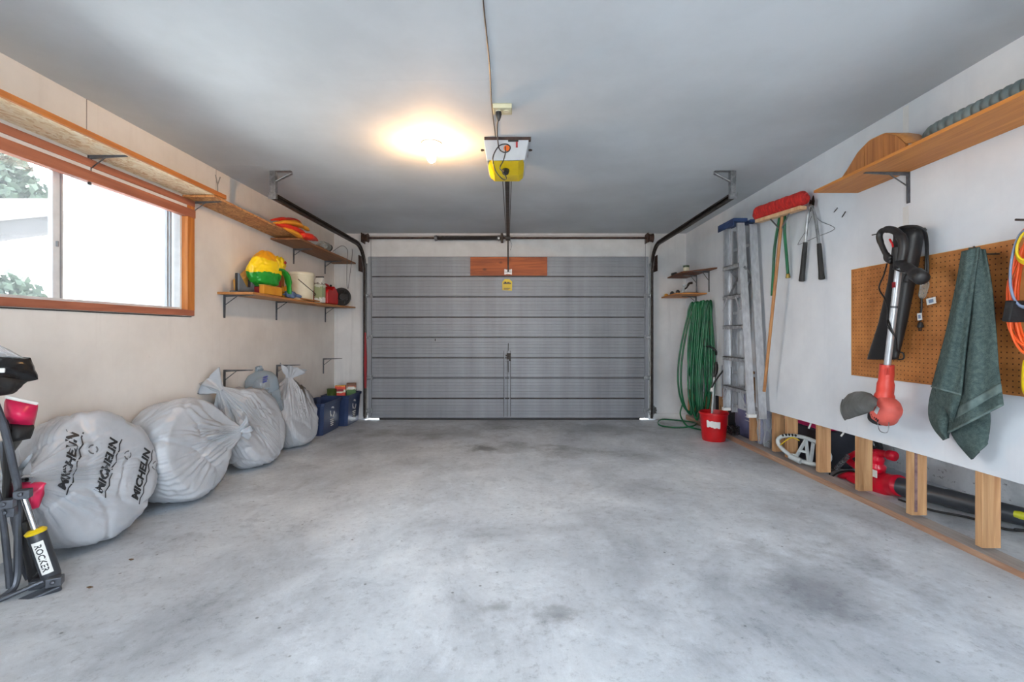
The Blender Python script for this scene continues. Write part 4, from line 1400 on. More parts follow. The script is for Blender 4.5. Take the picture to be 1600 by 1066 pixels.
mb.tube(spline([(-2.14, 5.42, 2.08), (-2.10, 5.6, 2.18), (-2.10, 5.78, 2.16), (-2.112, 5.8, 2.03), (-2.12, 5.82, 1.75), (-2.14, 5.92, 1.70), (-2.15, 5.98, 1.80), (-2.12, 5.98, 2.04), (-2.10, 5.95, 2.15), (-2.13, 6.03, 2.22)], 8), 0.0035, 6)
tag(mb.build('wire_loop', M['bracket'], smooth='all'), 'thin wire loop dangling off the far end of the high shelf', 'wire')

# ------------------------------------------------------------------ tyres in printed plastic bags
def tyre_bag(label, C, n, rad, T, K, seed, pleat, neck_len, neck_dir, group, text=None):
    C, n, K = Vector(C), Vector(n).normalized(), Vector(K)
    fl = fz(C.y) + 0.004
    e1 = n.cross(Vector((0, 0, 1))).normalized()
    e2 = n.cross(e1)
    bm = bmesh.new()
    rnd = random.Random(seed)
    for i in range(56):
        a = 2 * PI * i / 56
        d = e1 * math.cos(a) + e2 * math.sin(a)
        for r_, t in ((rad - 0.05, 0.5), (rad - 0.012, 0.40), (rad, 0.25), (rad, -0.25), (rad - 0.012, -0.40), (rad - 0.05, -0.5)):
            p = C + d * r_ + n * t * T
            p.z = max(p.z, fl)
            p.x = max(p.x, XL + 0.008)
            bm.verts.new(p)
    a_ = (K - C).normalized()
    b1 = a_.orthogonal().normalized()
    b2 = a_.cross(b1)
    for i in range(10):
        an = 2 * PI * i / 10
        bm.verts.new(K + (b1 * math.cos(an) + b2 * math.sin(an)) * 0.03)
    bmesh.ops.convex_hull(bm, input=bm.verts)
    tree = BVHTree.FromBMesh(bm)
    bm.free()
    nph, nth = 220, 110

    def fn(u, v):
        th = PI * (0.012 + 0.984 * v)
        ph = 2 * PI * u
        d = a_ * math.cos(th) + (b1 * math.cos(ph) + b2 * math.sin(ph)) * math.sin(th)
        h = tree.ray_cast(C, d)
        r_ = (h[0] - C).length if h[0] is not None else rad
        p = C + d * r_
        near = math.exp(-((th / 1.0) ** 2))
        wide = math.exp(-((th / 1.9) ** 2))
        q = noise.noise(Vector((math.cos(ph) * 4, math.sin(ph) * 4, seed + th * 0.6)))
        w1 = abs(math.sin(ph * 8 + q * 4 + seed))
        w2 = abs(math.sin(ph * 15 + q * 8 + seed * 2)) * (0.35 + 0.65 * abs(math.sin(ph * 2.5 + seed)))
        k = -pleat * (near * w1 * 1.2 + wide * 1.5 * w2)
        k *= min(1, th / 0.25)
        # crumples and sag of the loose film
        f = noise.fractal(p * 5.5 + Vector((seed * 4.1, 0, 0)), 1.0, 2.1, 4)
        k += 0.005 * f
        g = abs(noise.noise(p * 4.0 + Vector((0, seed * 2.7, 1.3))))
        k -= 0.012 * max(0, 1 - g * 9)
        g = abs(noise.noise(p * 8.5 + Vector((2.2, seed * 1.7, 0))))
        k -= 0.002 * max(0, 1 - g * 7)
        p = p + d * k
        p.z = max(p.z, fl - 0.001)
        p.x = max(p.x, XL + 0.003)
        return p
    t = thing('bagged_tyre', label, 'bag', (C.x, C.y, fl), group)
    mb = MB()
    mb.grid(fn, nph, nth, cu=True)
    film = mb.build('film', M['bag'], t, smooth='all')
    btree = BVHTree.FromPolygons([Vector(p) for p in mb.v], mb.f)
    # gathered neck and its ruffled free end
    nd = Vector(neck_dir).normalized()
    c1 = nd.orthogonal().normalized()
    c2 = nd.cross(c1)

    def fr(u, v):
        ph = 2 * PI * u
        ruf = 1 + (0.15 + 0.45 * v) * math.sin(ph * 5 + seed + 2 * v) + 0.2 * math.sin(ph * 11 + seed)
        r_ = (0.034 - 0.012 * math.sin(PI * min(1, v * 2.2)) + 0.055 * v ** 1.3) * ruf
        off = 0.03 * v * noise.noise(Vector((math.cos(ph) * 2, math.sin(ph) * 2, seed + v * 2)))
        p = K - a_ * 0.03 + nd * (neck_len * v + off) + c1 * math.cos(ph) * r_ + c2 * math.sin(ph) * r_ * 0.6
        p.x = max(p.x, XL + 0.004)
        return p
    mb = MB()
    mb.grid(fr, 70, 14, cu=True)
    neck = mb.build('gathered_neck', M['bag'], t, smooth='all')
    return t, btree, film


def text_mesh(s, size, shear=0.0, bold=0.0):
    cu = bpy.data.curves.new('lettering', 'FONT')
    cu.body, cu.size, cu.shear, cu.offset = s, size, shear, bold
    cu.align_x = 'CENTER'
    cu.resolution_u = 2
    o = bpy.data.objects.new('lettering_source', cu)
    me = bpy.data.meshes.new_from_object(o)
    vs = [v.co.copy() for v in me.vertices]
    fs = [tuple(p.vertices) for p in me.polygons]
    bpy.data.objects.remove(o)
    bpy.data.curves.remove(cu)
    bpy.data.meshes.remove(me)
    return vs, fs


def wrap(vs, fs, O, U, V, tree, off=0.003):
    """lay a flat print on a bag: along U and V from O, dropped on the surface"""
    U, V = Vector(U).normalized(), Vector(V).normalized()
    N = U.cross(V).normalized()
    mb = MB()
    out = []
    for p in vs:
        q = Vector(O) + U * p.x + V * p.y
        h = tree.ray_cast(q + N * 0.3, -N)
        out.append((h[0] + N * off) if h[0] is not None else None)
    keep = [f for f in fs if all(out[i] is not None for i in f) and max((out[i] - out[f[0]]).length for i in f) < 0.09]
    mb.add([p if p is not None else Vector(O) for p in out], keep)
    return mb


def strip(pts, wd):
    vs, fs = [], []
    for i, (x, y) in enumerate(pts):
        vs += [Vector((x, y - wd / 2, 0)), Vector((x, y + wd / 2, 0))]
        if i:
            k = 2 * i
            fs.append((k - 2, k, k + 1, k - 1))
    return vs, fs


GB = 'tyres bagged in white film along the left wall'
t1, tr1, f1 = tyre_bag('nearest bagged tyre, its white film printed MICHELIN three times', (-2.215, 2.40, 0.395), (1, -0.10, 0.20), 0.338, 0.23, (-2.13, 2.02, 0.50), 1, 0.012, 0.06, (-0.2, -1, 0.1), GB)
t2, tr2, f2 = tyre_bag('second bagged tyre from the camera, wide plain film with a knot on its far side', (-2.19, 3.06, 0.375), (1, -0.08, 0.16), 0.335, 0.30, (-2.02, 3.42, 0.42), 2, 0.024, 0.07, (0.5, 0.6, 0.25), GB)
t3, tr3, f3 = tyre_bag('third bagged tyre, its ruffled neck knotted against the wall under a bracket', (-2.20, 3.86, 0.36), (1, -0.05, 0.28), 0.335, 0.25, (-2.30, 3.62, 0.70), 3, 0.026, 0.15, (-0.55, -0.25, 0.55), GB)
t4, tr4, f4 = tyre_bag('fourth bagged tyre, pear shaped film tied in a ruffle beside the bottle', (-2.21, 4.60, 0.33), (1, -0.06, 0.26), 0.315, 0.25, (-2.26, 4.62, 0.70), 4, 0.026, 0.13, (0.25, 0.15, 0.9), GB)

# lettering on the nearest bag (upright along the film, as printed)
for (O, ang) in (((-2.0, 2.225, 0.525), 60), ((-2.0, 2.40, 0.45), 60), ((-2.0, 2.585, 0.35), 60)):
    a = R(ang)
    U, V = Vector((0, math.cos(a), math.sin(a))), Vector((0, -math.sin(a), math.cos(a)))
    vs, fs = text_mesh('MICHELIN', 0.060, 0.25, 0.0028)
    wrap(vs, fs, O, U, V, tr1).build('brand_print', M['print'], t1)
    vs, fs = strip([(-0.15 + 0.03 * i, -0.020 + (0.006 if i % 2 else -0.003)) for i in range(11)], 0.007)
    wrap(vs, fs, O, U, V, tr1).build('underline_print', M['print'], t1)
    # small recycling mark: three bent arrows
    O2 = Vector(O) + Vector((0, 0.085 if O[1] > 2.5 else 0.11, 0.03))
    vs, fs = [], []
    for k in range(3):
        p_ = [(0.021 * math.cos(2 * PI * (k + q / 5 * 0.72) / 3), 0.021 * math.sin(2 * PI * (k + q / 5 * 0.72) / 3)) for q in range(6)]
        n0 = len(vs)
        for i, (x, y) in enumerate(p_):
            vs += [Vector((x * 0.8, y * 0.8, 0)), Vector((x * 1.15, y * 1.15, 0))]
            if i:
                q = n0 + 2 * i
                fs.append((q - 2, q, q + 1, q - 1))
    wrap(vs, fs, O2, U, V, tr1).build('recycling_mark', M['print_grey'], t1)
# water bottle between the third and fourth bags
jb = Vector((-2.265, 4.24, 0.40))
ja = Vector((-0.10, -0.16, 1)).normalized()
jg = thing('water_bottle', 'large clear blue-grey water bottle wedged between the third and fourth bags', 'bottle', jb)
mb = MB()
mb.lathe([(0.0, 0.0), (0.115, 0.0), (0.132, 0.015), (0.135, 0.10), (0.128, 0.115), (0.135, 0.13), (0.135, 0.20), (0.128, 0.215), (0.135, 0.23), (0.135, 0.29), (0.125, 0.335), (0.095, 0.375), (0.05, 0.395), (0.029, 0.405), (0.028, 0.44), (0.024, 0.445), (0.022, 0.40)], jb, ja, 36)
mb.build('bottle_body', M['jug'], jg, smooth=True)
mb = MB()
mb.lathe([(0.031, 0.405), (0.036, 0.41), (0.036, 0.418), (0.030, 0.422)], jb, ja, 24)
mb.build('neck_ring', M['jug'], jg, smooth=True)
lc = jb + ja * 0.30
mb = MB()
for i, (dy, dz) in enumerate(((-0.12, 0.01), (-0.115, 0.03), (-0.11, 0.05))):
    mb.bar(lc + Vector((0.075, dy + 0.0, dz)), lc + Vector((0.095, dy + 0.035, dz + 0.01)), 0.012, 0.004, (0, 0, 1))
plab(mb.build('label_print', mat('violet_print', (70, 76, 140), 0.5), jg), 'faded violet print')

# ------------------------------------------------------------------ blue recycling bins and what is in them
def bin_(label, x0, x1, y0, y1, h, group):
    z0 = fz((y0 + y1) / 2) + 0.002
    t = thing('recycling_bin', label, 'bin', ((x0 + x1) / 2, (y0 + y1) / 2, z0), group)
    tp = 0.024

    def ringp(z, k, r=0.03):
        i = k
        return [(x0 + i + r, y0 + i, z), (x1 - i - r, y0 + i, z), (x1 - i, y0 + i + r, z), (x1 - i, y1 - i - r, z), (x1 - i - r, y1 - i, z), (x0 + i + r, y1 - i, z), (x0 + i, y1 - i - r, z), (x0 + i, y0 + i + r, z)]
    rings = [ringp(z0, tp), ringp(z0 + h - 0.035, 0.004), ringp(z0 + h - 0.034, -0.008), ringp(z0 + h, -0.010), ringp(z0 + h, 0.0), ringp(z0 + h - 0.03, 0.010), ringp(z0 + 0.012, tp + 0.008)]
    mb = MB()
    vs = [p for r_ in rings for p in r_]
    fs = [(i * 8 + j, i * 8 + (j + 1) % 8, (i + 1) * 8 + (j + 1) % 8, (i + 1) * 8 + j) for i in range(len(rings) - 1) for j in range(8)]
    fs += [tuple(reversed(range(8))), tuple(range(48, 56))]
    mb.add(vs, fs)
    mb.build('tub', M['blue_bin'], t, fix=True, bevel=0.003)
    # white print: a recycling triangle and lines of text on the long side
    cy, cz = (y0 + y1) / 2, z0 + h * 0.55
    sx = x1 - tp * (1 - 0.55) * 0.9 + 0.003
    mb = MB()
    for k in range(3):
        a0 = 2 * PI * k / 3 + 0.5
        p_ = [Vector((0, 0.055 * math.cos(a0 + 0.2 + 0.28 * i), 0.055 * math.sin(a0 + 0.2 + 0.28 * i))) for i in range(6)]
        mb.tube([Vector((sx, cy, cz + 0.03)) + q for q in p_], [0.010] * 4 + [0.016, 0.002], 4, flat=1)
    for i in range(4):
        mb.box(sx - 0.008, sx - 0.001, cy - 0.05 + 0.006 * i, cy + 0.05 - 0.008 * i, cz - 0.06 - 0.022 * i, cz - 0.05 - 0.022 * i)
    mb.v = [(min(x, sx + 0.001), y, z) for x, y, z in mb.v]
    mb.build('print', M['white_pl'], t)
    return t, z0


GBN = 'blue recycling bins by the garage door'
bn1, zb1 = bin_('blue recycling bin next to the bags', -2.39, -2.095, 5.05, 5.585, 0.355, GBN)
bn2, zb2 = bin_('blue recycling bin against the back wall, filled with packets', -2.36, -2.03, 5.61, 6.09, 0.375, GBN)
mb = MB()
mb.lathe([(0.0, 0), (0.055, 0), (0.058, 0.004), (0.056, 0.01), (0.056, 0.15), (0.059, 0.155), (0.055, 0.16), (0, 0.157)], (-2.26, 5.54 + 0.16, zb2 + 0.29), (0, 0, 1), 24)
ot = mb.build('green_tin', M['olive'], smooth=True)
tag(ot, 'green tin standing out of the far blue bin', 'tin')
M['packet_a'] = banded('red_white_packet', [(0.0, lin((206, 60, 40))), (0.115, lin((224, 220, 196))), (0.15, lin((206, 66, 34))), (0.195, lin((236, 168, 60)))], 2, 0.5, 0.03, 30)
M['packet_b'] = banded('brown_green_packet', [(0.0, lin((70, 110, 52))), (0.13, lin((216, 210, 196))), (0.155, lin((186, 110, 80))), (0.18, lin((110, 66, 40)))], 2, 0.5, 0.06, 30)
for (x, y, wd, h, m_, lb_) in ((-2.17, 5.74, 0.12, 0.205, 'packet_a', 'orange and white packet sticking out of the far blue bin'),
                               (-2.10, 5.92, 0.11, 0.215, 'packet_b', 'brown and green packet behind the orange one in the far bin')):
    t = thing('food_packet', lb_, 'packet', (x, y, zb2 + 0.28))
    mb = MB()
    mb.obox((x, y, zb2 + 0.28 + h / 2), wd, 0.06, h, Matrix.Rotation(R(12), 3, 'Z'))
    mb.build('carton', M[m_], t, bevel=0.003)
    mb = MB()
    mb.obox((x + 0.006, y - 0.0315, zb2 + 0.28 + h * 0.72), wd * 0.7, 0.002, 0.03, Matrix.Rotation(R(12), 3, 'Z'))
    mb.build('print', M['maroon'] if m_ == 'packet_a' else M['white_pl'], t)

# ------------------------------------------------------------------ folded frame with shock absorbers, near left edge
zf = fz(2.0)
st = thing('folded_stroller', 'folded grey tube frame with black shock absorbers and pink fabric by the left edge', 'stroller', (-2.15, 2.0, zf))


def FP(x, y, Y):
    return P(x, y, Y * 0.955)


def tb_(name, pts, r, m, lab=None, n=10, sm=5):
    mb = MB()
    mb.tube(spline(pts, sm) if sm else pts, r, n)
    o = mb.build(name, M[m], st, smooth=True)
    if lab:
        plab(o, lab)
    return o


bA, bB = FP(96, 914, 2.05), FP(-60, 985, 1.86)
mb = MB()
mb.bar(bA, bB, 0.042, 0.026, (1, 0, 0))
mb.bar(bA + Vector((-0.045, 0.0, 0.03)), bB + Vector((-0.045, 0.0, 0.03)), 0.016, 0.016, (1, 0, 0))
mb.build('base_rail', M['grey_tube'], st, bevel=0.006)
tb_('frame_tube', [FP(-40, 560, 1.86), FP(2, 655, 1.98), FP(22, 735, 2.02), FP(28, 768, 2.03), FP(28, 850, 2.03), FP(26, 905, 2.02), FP(10, 930, 1.98), FP(-40, 955, 1.88)], 0.0135, 'grey_tube')
tb_('frame_tube', [FP(-30, 700, 1.90), FP(0, 790, 1.95), FP(12, 880, 1.99), FP(15, 918, 2.0)], 0.012, 'grey_tube')
tb_('frame_tube', [FP(2, 690, 2.03), FP(18, 790, 2.06), FP(36, 880, 2.10), FP(45, 905, 2.10)], 0.012, 'grey_tube')
for (a, b, rr, m_) in ((FP(30, 770, 2.03), FP(58, 905, 2.12), 0.027, 'black'),):
    mb = MB()
    q = a.lerp(b, 0.3)
    mb.tube([a, q], 0.010, 10)
    mb.tube([q, b], rr, 16)
    mb.build('shock_body', M['black'], st, smooth=True)
# the lettered shock absorber
a, b = FP(36, 774, 2.03), FP(82, 905, 2.06)
q = a.lerp(b, 0.42)
mb = MB()
mb.tube([a, q], 0.0115, 14)
plab(mb.build('shock_rod', M['chrome'], st, smooth=True), 'chrome shock absorber rod')
mb = MB()
mb.tube([a.lerp(b, 0.40), a.lerp(b, 0.425), a.lerp(b, 0.45)], [0.025, 0.036, 0.034], 20)
plab(mb.build('shock_collar', M['yellow'], st, smooth=True), 'yellow shock absorber collar')
mb = MB()
mb.tube([a.lerp(b, 0.45), a.lerp(b, 0.95), b], [0.032, 0.032, 0.028], 24)
sh = plab(mb.build('shock_body', M['tube_dark'], st, smooth=True), 'dark grey shock absorber body lettered ROCKER')
ax_ = (b - a).normalized()
toc = (Vector((0, 0, CH)) - q)
sd = toc - ax_ * toc.dot(ax_)
sd.normalize()
sd = (sd + ax_.cross(sd) * 0.25).normalized()
side = ax_.cross(sd).normalized()


def on_shock(u, v, r_):
    an = v / 0.032
    return a.lerp(b, 0.55) + ax_ * u + (sd * math.cos(an) + side * math.sin(an)) * r_


mb = MB()
L_ = (b - a).length
mb.grid(lambda u, v: on_shock(L_ * 0.37 * u - 0.006, -0.019 + 0.038 * v, 0.0328), 12, 8)
st_l = mb.build('sticker', M['white_pl'], sh, smooth='all')
vs, fs = text_mesh('ROCKER', 0.030, 0, 0.0006)
mb = MB()
sgn_ = 1
mb.add([on_shock(L_ * 0.185 + p.x * 1.0 - 0.006, -(p.y - 0.011), 0.0334) for p in vs], fs)
mb.build('lettering', M['print'], sh)
for p_ in (FP(86, 908, 2.03), FP(60, 912, 2.06), FP(36, 772, 2.0), FP(12, 800, 1.98), FP(10, 787, 1.96)):
    mb = MB()
    mb.obox(p_, 0.05, 0.04, 0.035, Matrix.Rotation(0.5, 3, 'Z'))
    mb.lathe([(0.009, 0), (0.009, 0.006), (0.0, 0.008)], p_ + Vector((0.012, -0.022, 0.004)), (0.3, -1, 0.1), 10)
    mb.build('pivot_joint', M['grey_tube'], st, bevel=0.004)
tb_('strap', [FP(50, 850, 2.10), FP(62, 870, 2.10), FP(62, 890, 2.09), FP(52, 902, 2.08)], 0.006, 'black')


def sheet(name, quad, m, bulge, lab, seed, Yb=None, nu=18, nv=14, thick=0.012):
    """bulging fabric panel from four corners: tl, tr, br, bl"""
    tl, tr, br, bl = [Vector(p) for p in quad]
    N = (tr - tl).cross(bl - tl).normalized()
    if N.y > 0:
        N = -N

    def fn(u, v):
        p = tl.lerp(tr, u).lerp(bl.lerp(br, u), v)
        return p + N * (bulge * math.sin(PI * min(1, max(0, u))) ** 0.6 * math.sin(PI * v) ** 0.6 + 0.012 * noise.noise(Vector((u * 3, v * 3, seed))))
    mb = MB()
    mb.grid(fn, nu, nv)
    o = mb.build(name, M[m], st, smooth='all')
    s_ = o.modifiers.new('thickness', 'SOLIDIFY')
    s_.thickness = thick
    s_.offset = 0
    return plab(o, lab)


sheet('seat_fabric', [FP(10, 622, 2.05), FP(58, 632, 2.12), FP(50, 668, 2.12), FP(8, 660, 2.05)], 'pink', 0.05, 'pink coated fabric pocket', 1)
mb = MB()
mb.tube(spline([FP(8, 620, 2.02), FP(30, 625, 2.05), FP(58, 631, 2.11)], 6), 0.007, 8)
plab(mb.build('piping', M['white_pl'], st, smooth=True), 'pale piping along the pink pocket')
sheet('underside_fabric', [FP(14, 662, 2.06), FP(52, 666, 2.11), FP(46, 684, 2.11), FP(12, 690, 2.06)], 'black_soft', 0.06, 'black fabric under the pink pocket', 2)
sheet('hood_fabric', [FP(-30, 558, 2.0), FP(46, 560, 2.16), FP(58, 593, 2.16), FP(-30, 606, 2.0)], 'black_shiny', 0.025, 'black shiny hood', 3)
sheet('hood_fabric', [FP(-10, 590, 1.98), FP(40, 596, 2.10), FP(18, 614, 2.08), FP(-10, 618, 1.98)], 'black_soft', 0.02, 'black lower hood fold', 7)
sheet('rain_cover', [FP(-60, 530, 2.0), FP(-4, 538, 2.04), FP(42, 562, 2.15), FP(-60, 562, 2.0)], 'clear', 0.05, 'clear rain cover over the hood', 4)
sheet('footwell_fabric', [FP(22, 755, 2.07), FP(72, 755, 2.10), FP(60, 792, 2.10), FP(24, 800, 2.07)], 'pink', 0.03, 'lower pink fabric corner', 5)
sheet('side_mesh', [FP(12, 690, 2.08), FP(34, 684, 2.12), FP(14, 712, 2.1), FP(6, 716, 2.08)], 'guard', 0.01, 'grey side mesh', 6)
mb = MB()
mb.bar(FP(-10, 579, 1.93), FP(8, 579, 1.95), 0.01, 0.018)
plab(mb.build('buckle', M['white_pl'], st, bevel=0.003), 'white buckle tab')
tb_('push_bar', [FP(-40, 640, 1.95), FP(6, 660, 2.02), FP(12, 720, 2.04), FP(8, 800, 2.03)], 0.014, 'black')
# the rest of the frame, folded back along the wall beyond the picture's edge
for x in (-2.02, -2.30):
    wc_ = Vector((x, 1.36, fz(1.36) + 0.155))
    wl_ = MB()
    wl_.lathe([(0.125, -0.018), (0.145, -0.018), (0.153, 0.0), (0.145, 0.018), (0.125, 0.018), (0.125, -0.018)], wc_, (1, 0, 0), 32)
    wh = wl_.build('wheel', M['rubber'], st, smooth=True)
    for k in range(6):
        d_ = Vector((0, math.cos(k * PI / 3), math.sin(k * PI / 3)))
        sp_ = MB()
        sp_.bar(wc_, wc_ + d_ * 0.128, 0.012, 0.014)
        sp_.build('spoke', M['grey_tube'], wh)
    tb_('frame_tube', [wc_ + Vector((0.0, 0.02, 0.02)), Vector((x, 1.62, 0.52)), Vector((x * 0.5 - 1.06, 1.80, 0.88))], 0.0125, 'grey_tube')
mb = MB()
mb.tube([(-2.0, 1.36, fz(1.36) + 0.155), (-2.32, 1.36, fz(1.36) + 0.155)], 0.010, 10)
mb.build('axle', M['grey_tube'], st, smooth=True)
# flecks of leaf litter on the slab by the bags
for (x, y, lb_, s_) in ((205, 877, 'dry brown leaf scrap on the floor before the lettered bag', 0.008), (140, 922, 'darker leaf scrap on the floor nearest the folded frame', 0.009)):
    Y = F * (CH - 0.056) / (y - VY)
    p = P(x, y, Y)
    mb = MB()
    mb.prism([(-s_ * 1.5, 0), (-s_ * 0.3, s_ * 0.6), (s_ * 1.4, s_ * 0.2), (s_ * 0.4, -s_ * 0.7)], (p.x, p.y, fz(p.y) + 0.005), (1, 0, 0), (0, 1, 0.1), (0, 0, 0.003))
    tag(mb.build('leaf_scrap', M['debris'], fix=True), lb_, 'leaf')

# ------------------------------------------------------------------ right wall, from the back corner forwards
# little corner shelves
def corner_shelf(label, poly, z, th, m, bys, group=None):
    t = thing('corner_shelf', label, 'shelf', (2.1, 5.8, z), group)
    mb = MB()
    mb.prism(poly, (0, 0, z), (1, 0, 0), (0, 1, 0), (0, 0, th))
    mb.build('board', m, t, fix=True, bevel=0.002)
    for y, d in bys:
        bracket(t, XR - 0.001, y, z, 0.18, d, -1)
    return t


M['ply_shelf_d'] = wood('dark_stained_board', (122, 74, 46), (80, 44, 26), 'y')
corner_shelf('upper dark brown corner shelf with a cut-off end beside the ladder', [(1.975, 6.14), (XR - 0.002, 6.14), (XR - 0.002, 5.19), (1.955, 5.56)], 1.850, 0.016, M['ply_shelf_d'], ((5.41, 0.24), (5.78, 0.22)))
corner_shelf('lower honey brown corner shelf above the green hose', [(1.895, 6.14), (XR - 0.002, 6.14), (XR - 0.002, 5.47), (1.86, 5.47)], 1.590, 0.016, M['oak'], ((5.80, 0.16),))
SU, SL = 1.866, 1.606
gt = thing('green_tin', 'small green and white tin on the upper corner shelf', 'tin', (2.04, 5.65, SU))
mb = MB()
mb.lathe([(0.0, 0), (0.037, 0), (0.038, 0.003), (0.036, 0.008), (0.036, 0.078), (0.038, 0.083), (0.034, 0.085), (0, 0.083)], (2.045, 5.65, SU), (0, 0, 1), 20)
mb.build('can', M['dark_green'], gt, smooth=True)
mb = MB()
mb.lathe([(0.0365, 0.018), (0.0368, 0.02), (0.0368, 0.058), (0.0365, 0.06)], (2.045, 5.65, SU), (0, 0, 1), 20)
plab(mb.build('paper_label', M['cream'], gt, smooth=True), 'pale paper label')
mb = MB()
mb.blob((2.02, 6.0, SU + 0.022), (0.035, 0.05, 0.022), 0.15, 3, 31, 0.7, 18, 10, floor=SU)
tag(mb.build('tape_roll', M['black'], smooth='all'), 'small black roll at the back of the upper corner shelf', 'roll')
for (x, y, r_, h, m_, nm, lb_, ct) in ((1.91, 5.98, 0.024, 0.03, 'mustard', 'wooden_finial', 'small yellow wooden knob at the tip of the lower corner shelf', 'knob'),
                                    (1.925, 5.80, 0.026, 0.045, 'black', 'bottle_stopper', 'black plastic cap on the lower corner shelf edge', 'cap'),
                                    (1.94, 5.64, 0.024, 0.05, 'tote', 'dark_bottle_top', 'dark round bottle top on the lower corner shelf', 'bottle')):
    mb = MB()
    mb.lathe([(0.0, 0), (r_, 0), (r_, h * 0.6), (r_ * 0.7, h * 0.8), (r_ * 0.5, h), (0, h)], (x, y, SL), (0, 0, 1), 16)
    tag(mb.build(nm, M[m_], smooth=True), lb_, ct)
nz = thing('hose_nozzle', 'silver and dark hose nozzle standing on the lower corner shelf', 'nozzle', (2.0, 5.62, SL))
mb = MB()
mb.lathe([(0.0, 0), (0.028, 0), (0.03, 0.02), (0.016, 0.04), (0.014, 0.085), (0.022, 0.09), (0.022, 0.105), (0, 0.108)], (1.985, 5.60, SL), (0.15, 0, 1), 16)
mb.build('barrel', M['silver_pl'], nz, smooth=True)
mb = MB()
mb.tube(spline([(1.99, 5.60, SL + 0.05), (2.03, 5.60, SL + 0.07), (2.06, 5.60, SL + 0.12), (2.10, 5.60, SL + 0.13)], 5), [0.010] * 8 + [0.014] * 8, 8)
mb.build('trigger', M['dark_steel'], nz, smooth=True)
box(1.97, 2.15, 5.54, 5.57, SL - 0.001, SL + 0.012).build('steel_bar', M['black'])
tag(COL.objects[-1], 'dark flat bar lying on the lower corner shelf', 'bar')

# green garden hose looped over the corner bracket
hs = thing('garden_hose', 'long green garden hose hanging in loops under the corner shelves', 'hose', (2.12, 5.4, 0.02))
rnd = random.Random(11)
HA, HB = Vector((2.075, 5.58)), Vector((2.185, 5.24))
D = (HB - HA)
for k in range(15):
    s_ = rnd.random() if k > 1 else k
    c0 = HA.lerp(HB, 0.08 + 0.84 * (k / 14))
    drop = [1.30, 1.32, 0.92, 1.26, 1.34, 1.15, 1.36, 1.28, 0.98, 1.33, 1.22, 1.36, 1.30, 1.34, 1.08][k]
    wl = [0.26, 0.22, 0.10, 0.13, 0.10, 0.06, 0.11, 0.08, 0.05, 0.10, 0.07, 0.12, 0.09, 0.14, 0.06][k]
    wr = [0.05, 0.03, 0.05, 0.08, 0.10, 0.07, 0.09, 0.10, 0.06, 0.12, 0.10, 0.13, 0.16, 0.20, 0.10][k]
    zt = 1.505 - 0.02 * rnd.random()
    pts = []
    ph0 = rnd.random()
    for i in range(32):
        a = 2 * PI * i / 32
        q = 0.5 + 0.5 * math.cos(a)            # 1 at the top
        z = zt - drop * (1 - q ** 0.85)
        wgt = 0.28 + 0.72 * (1 - q)
        lat = math.sin(a) * (wl if math.sin(a) < 0 else wr) * wgt
        if q > 0.9:
            lat += 0.02 * math.sin(a)
        off = 0.018 * math.sin(a * 2 + ph0 * 6)
        # loops spread away from the wall on their left legs
        x = c0.x + (lat * 0.75 if lat < 0 else lat * 0.22) + off * 0.6 - 0.03 * (1 - q)
        y = c0.y - abs(lat) * (0.25 if lat < 0 else 0.85) * (1 if lat > 0 else -0.5) + off
        pts.append((min(x, XR - 0.016), y, max(z, 0.06)))
    mb = MB()
    mb.tube(spline(pts, 3, True), 0.0115, 8, closed=True)
    mb.build('hose_loop', M['green_hose'], hs, smooth='all')
mb = MB()
pts = [(1.96 - 0.235 * math.cos(a) + 0.02 * math.sin(3 * a), 5.72 + 0.24 * math.sin(a), fz(5.72) + 0.013 + 0.01 * (1 + math.sin(a * 2))) for a in [2 * PI * i / 16 for i in range(16)]]
mb.tube(spline(pts, 4, True), 0.0095, 8, closed=True)
pts = [(2.0, 5.62, 0.30), (1.955, 5.60, 0.16), (1.99, 5.50, 0.05), (2.05, 5.42, 0.03), (2.12, 5.30, 0.03)]
plab(mb.build('floor_loop', M['green_hose'], hs, smooth='all'), 'hose loop lying on the floor')
mb = MB()
mb.tube(spline(pts, 6), 0.0095, 8)
mb.build('hose_tail', M['green_hose'], hs, smooth='all')
mb = MB()
mb.tube(spline([(2.13, 5.30, 0.98), (2.125, 5.14, 0.985), (2.15, 5.06, 0.94), (2.18, 5.12, 0.90)], 6), 0.012, 8)
plab(mb.build('tie_strap', M['black'], hs, smooth='all'), 'black strap round the loops')

# red bucket with a spray wand leaning in it
bk = thing('red_bucket', 'red plastic bucket with a torn white label under the hose', 'bucket', (2.045, 4.86, fz(4.86)))
b0 = Vector((2.045, 4.86, fz(4.86) + 0.002))
mb = MB()
mb.lathe([(0.108, 0.0), (0.112, 0.006), (0.118, 0.05), (0.138, 0.275), (0.146, 0.278), (0.146, 0.295), (0.138, 0.298), (0.134, 0.27), (0.108, 0.02), (0.0, 0.018)], b0, (0, 0, 1), 40)
mb.build('tub', M['red'], bk, smooth=True)
cd = Vector((-0.30, -0.95, 0)).normalized()
an0 = math.atan2(-0.95, -0.42)
mb = MB()
mb.grid(lambda u, v: tuple(b0 + Vector((math.cos(an0 - 0.50 + 1.0 * u), math.sin(an0 - 0.50 + 1.0 * u), 0)) * (0.1305 + 0.006 * v) + Vector((0, 0, 0.155 + 0.065 * v - 0.012 * u + (0.012 * noise.noise(Vector((u * 6, v, 0)))) * (1 if v > 0.5 else -1)))), 14, 5)
plab(mb.build('torn_label', M['white_pl'], bk, smooth='all'), 'torn white paper label')
sw = thing('spray_wand', 'grey spray wand with a black grip leaning in the red bucket', 'wand', (2.0, 4.9, 0.2))
